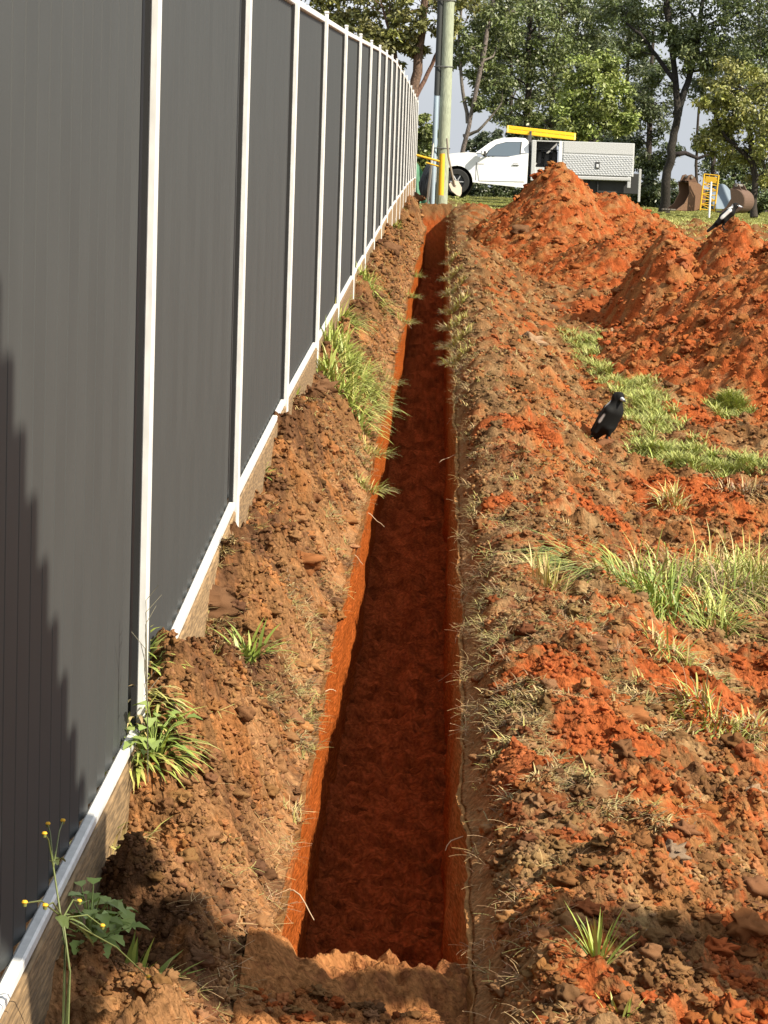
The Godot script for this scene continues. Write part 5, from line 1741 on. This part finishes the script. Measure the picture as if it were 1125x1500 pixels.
		broad_leaf(s, f.lerp(t, 0.15), (t - f).normalized() + Vector3(0.4, -0.1, 0.3), 0.035, 0.007)
		obj("stem", s, M.grass, w)
		var b := MB.new()
		b.col = Color(0.16, 0.17, 0.04)
		b.lathe([Vector2(0, -0.005), Vector2(0.0025, -0.004), Vector2(0.0032, 0.0)], 9, Transform3D(Basis(), t))
		b.col = Color(0.75, 0.42, 0.02)
		b.lathe([Vector2(0.0032, 0.0), Vector2(0.0042, 0.0015), Vector2(0.003, 0.0035), Vector2(0, 0.004)], 9, Transform3D(Basis(), t))
		obj("flower", b, M.plain, w)
	# leafy weeds at the bottom left
	var spots := [[-0.604, 4.153, 60, 0.042, "light green leafy weed with toothed leaves at the bottom left"], [-0.639, 5.081, 18, 0.05, "small leafy weed beside the plinth boards"], [-0.644, 4.414, 14, 0.06, "leafy weed growing up against the plinth below the flower buds"]]
	for e: Array in spots:
		var at := surface(maxf(e[0], -0.575), e[1])
		var mb := MB.new()
		var root := thing("leafy_weed", e[4], "weed", at)
		for k in int(e[2]):
			var a := rr(0, TAU)
			mb = MB.new()
			mb.col = tint(Color(0.26, 0.34, 0.09), 0.2)
			var h := rr(0.01, 0.1)
			var o := Vector3(cos(a), 0, sin(a)) * rr(0.0, 0.07)
			mb.tube([Vector3(0, -0.02, 0), Vector3(o.x * 0.5, h * 0.7, o.z * 0.5), o + Vector3(0, h, 0)], [0.002, 0.0015, 0.001], 4, false)
			broad_leaf(mb, o + Vector3(0, h, 0), Vector3(cos(a), rr(-0.2, 0.5), sin(a)).normalized(), e[3] * rr(0.6, 1.1), e[3] * rr(0.25, 0.4))
			obj("leaf", mb, M.grass, root)
	# thin seed head against the first sheet
	var sh := MB.new()
	sh.col = Color(0.22, 0.2, 0.14)
	var bp := surface(-0.57, 4.95)
	for k in 9:
		var y := 0.16 + 0.025 * k
		sh.tube([Vector3(0, -0.02, 0), Vector3(-0.005, 0.15, 0), Vector3(-0.012, y, 0), Vector3(-0.012 + rr(-0.03, 0.03), y + 0.035, rr(-0.03, 0.03))], [0.001, 0.001, 0.0008, 0.0005], 4, false)
	var so := obj("seed_grass", sh, M.straw)
	so.position = bp + Vector3(0, 0.15, 0)
	tag(so, "wispy grass seed head in front of the first steel sheet", "grass")
	# the paddock beyond the heaps, and grass that shows between the clods
	var wisps := MB.new()
	for k in 7:
		wisps.blade(Vector3(rr(-0.05, 0.05), 0, rr(-0.05, 0.05)), Vector3(rr(-0.6, 0.6), 0, rr(-0.6, 0.6)), rr(0.6, 1.1), 0.05, 0.8, Color(1, 1, 1), 3)
	var tm := wisps.commit(M.grass)
	var at: Array[Transform3D] = []
	var cols := PackedColorArray()
	for k in 26000:
		var z := 1.0 / lerpf(1.0 / 24.0, 1.0 / 95.0, rng.randf())
		var x := rr(-0.03, 0.2) * z + rr(-1, 4)
		if (z < 43.0 or (z < 62.0 and rng.randf() < 0.85)) and x < 2.4: continue
		var h: float = base_h(x, z) - 0.04
		if z < 43.0: h = right_h(x, z)
		var s := rr(0.06, 0.13)
		at.append(Transform3D(Basis(Vector3.UP, rr(0, TAU)).scaled(Vector3(s * 1.6, s, s * 1.6)), W(x, h, z)))
		cols.append(tint(Color(0.4, 0.42, 0.11).lerp(Color(0.46, 0.42, 0.17), rng.randf() * 0.6), 0.15))
	scatter("paddock_grass", tm, at, cols, "sunlit short grass of the paddock behind the red heaps", "grass")
	at = []
	cols = PackedColorArray()
	var tries := 0
	while at.size() < 5200 and tries < 60000:
		tries += 1
		var p: Array = GREEN[rng.randi() % GREEN.size()]
		var x: float = p[0] + rr(-1.2, 1.2) * p[2]
		var z: float = p[1] + rr(-1.2, 1.2) * p[3]
		if inside(GREEN, x, z) + 0.8 * n_fine.get_noise_2d(x * 0.6, z * 0.6) < 0.15: continue
		if surface(x, z).y > ground_at(x, z).y + 0.02: continue
		var s := rr(0.05, 0.12)
		at.append(Transform3D(Basis(Vector3.UP, rr(0, TAU)).scaled(Vector3(s, s, s)), surface(x, z) - Vector3(0, 0.006, 0)))
		cols.append(tint(Color(0.32, 0.37, 0.08).lerp(Color(0.4, 0.36, 0.13), rng.randf() * 0.7), 0.15))
	scatter("green_grass", tm, at, cols, "bright green grass carpet behind the standing magpie", "grass")


# ---------------------------------------------------------------- clods, straw
func clod_mesh(sd: int, rough: float, rows := 11, cols := 17) -> ArrayMesh:
	var mb := MB.new()
	var n := FastNoiseLite.new()
	n.seed = sd
	n.frequency = 0.9
	n.fractal_octaves = 3
	for r in rows:
		var t := PI * r / (rows - 1)
		for q in cols:
			var a := TAU * q / (cols - 1)
			var d := Vector3(sin(t) * cos(a), cos(t), sin(t) * sin(a))
			var s := 1.0 + rough * n.get_noise_3dv(d * 1.3) + rough * 0.6 * n.get_noise_3dv(d * 3.2) + rough * 0.2 * n.get_noise_3dv(d * 6.5)
			mb.put(Vector3(d.x, d.y * 0.88, d.z) * s, d, Color(1, 1, 1))
	for r in rows - 1:
		for q in cols - 1:
			var a := r * cols + q
			mb.ix.append_array(PackedInt32Array([a, a + cols, a + 1, a + 1, a + cols, a + cols + 1]))
	mb.smooth()
	for r in rows:
		var s := (mb.n[r * cols] + mb.n[r * cols + cols - 1]).normalized()
		mb.n[r * cols] = s
		mb.n[r * cols + cols - 1] = s
	for q in cols:
		mb.n[q] = Vector3.UP
		mb.n[(rows - 1) * cols + q] = Vector3.DOWN
	return mb.commit(M.clod)


func make_clods() -> void:
	var kinds := [clod_mesh(1, 0.6), clod_mesh(2, 0.85), clod_mesh(3, 0.7), clod_mesh(4, 1.0)]
	# the ones that stand out, each on its own
	var big := [
		[0.68, 18.348, 0.075, 2, "flat topped tan clod beside the far part of the trench"], [1.467, 20.335, 0.07, 2, "pale tan clod above the bright green grass"], [1.655, 20.589, 0.05, 2, "small pale clod next to the tan one above the green grass"],
		[0.957, 13.512, 0.07, 0, "brown clod under the feet of the standing magpie"], [0.858, 6.218, 0.022, 2, "pale rounded stone near the right edge"], [0.451, 4.75, 0.022, 3, "grey brown stone in the shaded soil"], [0.527, 5.052, 0.028, 3, "large grey clod in the shade"], [0.597, 5.476, 0.022, 0, "light orange clod at the edge of the shade"],
		[-0.328, 4.49, 0.032, 1, "orange brown clod on the bank beside the near end of the trench"], [0.754, 5.386, 0.035, 0, "big brown clod at the lower right edge"], [0.674, 4.867, 0.035, 1, "big crumbly orange clod at the bottom right"],
		[0.554, 6.618, 0.045, 1, "upright brown clod standing in the bright red soil"], [0.495, 7.161, 0.035, 0, "dark clod on the patch of bright red soil"], [0.868, 11.55, 0.06, 1, "orange clod in front of the standing magpie"], [-0.637, 6.725, 0.075, 4, "large dark root matted sod leaning on the plinth"], [-0.605, 7.532, 0.05, 4, "dark sod behind the largest one by the fence"], [-0.563, 11.888, 0.06, 4, "dark sod below the lush grass on the left bank"],
		[-0.773, 11.34, 0.05, 4, "dark sod at the foot of the third white post"], [-0.496, 17.817, 0.07, 4, "dark sod above the lush grass on the left bank"], [-0.517, 23.87, 0.09, 4, "brown sod on the left bank where the trench narrows"], [-0.42, 8.012, 0.045, 1, "orange brown clod in the middle of the left bank"],
		[-0.548, 47.857, 0.12, 4, "dark sod on the far end of the left bank"], [-0.477, 4.822, 0.032, 4, "dark rounded clod at the shaded end of the left bank"], [0.943, 30.676, 0.1, 4, "dark sod on the far right bank"], [0.376, 34.357, 0.1, 4, "dark sod near the far end of the trench"], [0.993, 23.342, 0.08, 4, "dark sod in front of the tall red heap"]]
	for e: Array in big:
		if e[4] == "": continue
		var o := MeshInstance3D.new()
		o.mesh = kinds[rng.randi() % 4].duplicate()
		o.name = numbered("earth_clod")
		var m: StandardMaterial3D = M.clod.duplicate()
		m.albedo_color = [Color(0.3, 0.14, 0.07), Color(0.44, 0.18, 0.07), Color(0.5, 0.33, 0.2), Color(0.34, 0.24, 0.16), Color(0.24, 0.125, 0.065)][e[3]].linear_to_srgb()
		o.mesh.surface_set_material(0, m)
		add_child(o, true)
		o.transform = Transform3D(Basis.from_euler(Vector3(rr(-0.3, 0.3), rr(0, TAU), rr(-0.3, 0.3))).scaled(Vector3(1.2, 0.8, 1.0) * e[2]), surface(e[0], e[1]) + Vector3(0, e[2] * 0.25, 0))
		tag(o, e[4], "clod")
	# all the rest
	for kind in 4:
		var at: Array[Transform3D] = []
		var cols := PackedColorArray()
		for k in 5500:
			var z := 1.0 / lerpf(1.0 / 4.0, 1.0 / 42.0, rng.randf())
			var left := rng.randf() < 0.2
			var x := rr(-0.6, -0.3) if left else lip_r(z) + 0.04 + pow(rng.randf(), 0.8) * (0.15 * z + 0.15)
			if n_mid.get_noise_2d(x * 1.5 + kind * 3.0, z * 1.0) < rr(-0.1, 0.3): continue
			var s := 0.003 + 0.019 * pow(rng.randf(), 5.0 - 2.0 * smoothstep(6.0, 12.0, z)) + 0.0009 * z * rng.randf()
			var p := surface(x, z)
			if k % 30 == 0:
				s = rr(0.004, 0.013)
				x = rr(-0.3, 0.1)
				z = rr(4.0, 4.5)
				p = W(x, -0.055 - 0.1 * (x + 0.33) / 0.46, z)
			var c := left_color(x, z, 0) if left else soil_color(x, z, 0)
			for id in heaps.size():
				if x > heaps[id].x0 and z > heaps[id].z0 and z < heaps[id].z1 and p.y > ground_at(x, z).y + 0.01:
					c = REDSOIL.lerp(ORANGE, rng.randf())
					s *= 1.6
			at.append(Transform3D(Basis.from_euler(Vector3(rr(-0.5, 0.5), rr(0, TAU), rr(-0.5, 0.5))).scaled(Vector3(rr(0.8, 1.3), rr(0.6, 1.0), rr(0.8, 1.3)) * s), p + Vector3(0, s * 0.2, 0)))
			cols.append(tint(c, 0.22))
		for k in 1000:
			var hp: Dictionary = heaps[k % 3]
			var x := rr(hp.x0, minf(hp.x1, 0.18 * hp.z1 + 0.3))
			var z := rr(hp.z0, hp.z1)
			var h := heap_h(k % 3, x, z)
			if h < base_h(x, z): continue
			var s := 0.006 + 0.04 * pow(rng.randf(), 5.0)
			at.append(Transform3D(Basis.from_euler(Vector3(rr(-0.5, 0.5), rr(0, TAU), rr(-0.5, 0.5))).scaled(Vector3(rr(0.8, 1.3), rr(0.7, 1.0), rr(0.8, 1.3)) * s), W(x, h + s * 0.2, z)))
			cols.append(tint(REDSOIL.lerp(ORANGE, rng.randf()).lerp(TAN, 0.3 * rng.randf()), 0.22))
		scatter("loose_crumbs", kinds[kind], at, cols, "loose crumbs of broken earth scattered over both banks", "soil")


func make_loose_bits() -> void:
	# the finest crumbs, which make the earth read as granular
	var tiny := [clod_mesh(7, 0.9, 5, 8), clod_mesh(8, 1.2, 5, 8)]
	for kind in 2:
		var ta: Array[Transform3D] = []
		var tc := PackedColorArray()
		for k in 30000:
			var z := 1.0 / lerpf(1.0 / 4.0, 1.0 / 34.0, rng.randf())
			var left := rng.randf() < 0.24
			var x := rr(-0.61, -0.34) if left else lip_r(z) + 0.06 + rng.randf() * (0.15 * z + 0.12)
			if n_mid.get_noise_2d(x * 1.1 + 3.0 * kind, z * 0.9 + 80.0) < rr(-0.15, 0.3) - 0.3 * smoothstep(8.0, 14.0, z): continue
			var p := surface(x, z)
			var red := p.y > ground_at(x, z).y + 0.01
			var c := left_color(x, z, 0.0) if left else soil_color(x, z, 0.0)
			if red: c = REDSOIL.lerp(ORANGE, rng.randf())
			var s := rr(0.0015, 0.0045) + 0.00055 * z
			ta.append(Transform3D(Basis.from_euler(Vector3(rr(-1, 1), rr(0, TAU), rr(-1, 1))).scaled(Vector3(s * rr(0.8, 1.3), s * rr(0.7, 1.1), s)), p + Vector3(0, s * 0.3, 0)))
			tc.append(tint(c, 0.38))
		scatter("fine_crumbs", tiny[kind], ta, tc, "fine granular crumbs of red and brown earth all over the banks", "soil")
	var straw := MB.new()
	for k in 4:
		var a := rr(0, TAU)
		var p := Vector3(rr(-0.3, 0.3), 0.02, rr(-0.3, 0.3))
		var d := Vector3(cos(a), rr(0.0, 0.35), sin(a)).normalized()
		var sd := Vector3(-d.z, 0, d.x) * 0.012
		var s := straw.v.size()
		for j in 4:
			straw.put(p - sd, Vector3.UP, Color(1, 1, 1))
			straw.put(p + sd, Vector3.UP, Color(1, 1, 1))
			if j:
				straw.tri(s + j * 2 - 2, s + j * 2 - 1, s + j * 2)
				straw.tri(s + j * 2 - 1, s + j * 2 + 1, s + j * 2)
			p += d * 0.3
			d = (d + Vector3(rr(-0.4, 0.4), -0.12, rr(-0.4, 0.4))).normalized()
	var me := straw.commit(M.straw)
	var at: Array[Transform3D] = []
	var cols := PackedColorArray()
	for k in 17000:
		var z := 1.0 / lerpf(1.0 / 4.0, 1.0 / 40.0, rng.randf())
		var left := rng.randf() < 0.25
		var x := 0.0
		if left:
			x = lip_l(z) - absf(rng.randfn()) * 0.09
			if x < -0.59: continue
		else:
			x = lip_r(z) + absf(rng.randfn()) * (0.1 + 0.018 * z) + 0.01
			if inside(RED, x, z) > 0.1: continue
		if n_mid.get_noise_2d(x * 1.1 + 33.0, z * 0.6) < rr(-0.3, 0.3): continue
		if z < 6.5 and rng.randf() < (0.6 if left else 0.85): continue
		var s := rr(0.02, 0.06)
		at.append(Transform3D(Basis.from_euler(Vector3(rr(-0.4, 0.4), rr(0, TAU), rr(-0.4, 0.4))).scaled(Vector3(s, s, s)), surface(x, z) + Vector3(0, 0.002, 0)))
		cols.append(tint([Color(0.45, 0.3, 0.15), Color(0.38, 0.26, 0.11), Color(0.2, 0.11, 0.055), Color(0.32, 0.3, 0.1)][rng.randi() % 4], 0.25))
	var bits := MB.new()
	for k in 9:
		bits.blade(Vector3(rr(-0.3, 0.3), -0.05, rr(-0.3, 0.3)), Vector3(rr(-1.0, 1.0), 0, rr(-1.0, 1.0)), rr(0.5, 1.1), 0.07, 0.9, Color(1, 1, 1), 3)
	var bm := bits.commit(M.straw)
	var at2: Array[Transform3D] = []
	var cols2 := PackedColorArray()
	for k in 17000:
		var z := 1.0 / lerpf(1.0 / 5.5, 1.0 / 42.0, rng.randf())
		var left := rng.randf() < 0.3
		var x := lip_l(z) - rng.randf() * 0.33 if left else lip_r(z) + 0.01 + pow(rng.randf(), 1.6) * (0.05 * z + 0.25)
		if n_mid.get_noise_2d(x * 0.7 + 53.0, z * 0.45) + smoothstep(8.0, 22.0, z) * 0.32 < rr(0.05, 0.4): continue
		if inside(RED, x, z) > 0.25 or (not left and x < lip_r(z) + 0.06 and z < 14.0): continue
		var s := rr(0.025, 0.06) + 0.0008 * z
		at2.append(Transform3D(Basis(Vector3.UP, rr(0, TAU)).scaled(Vector3(s, s * 0.8, s)), surface(x, z)))
		cols2.append(tint([Color(0.34, 0.24, 0.1), Color(0.3, 0.26, 0.08), Color(0.19, 0.115, 0.055), Color(0.4, 0.31, 0.14)][rng.randi() % 4], 0.2))
	scatter("dry_grass", bm, at2, cols2, "short dry grass stubble on the turned earth of both banks", "grass")
	scatter("dry_straw", me, at, cols, "dry straw and torn grass roots lying along both lips of the trench", "straw")
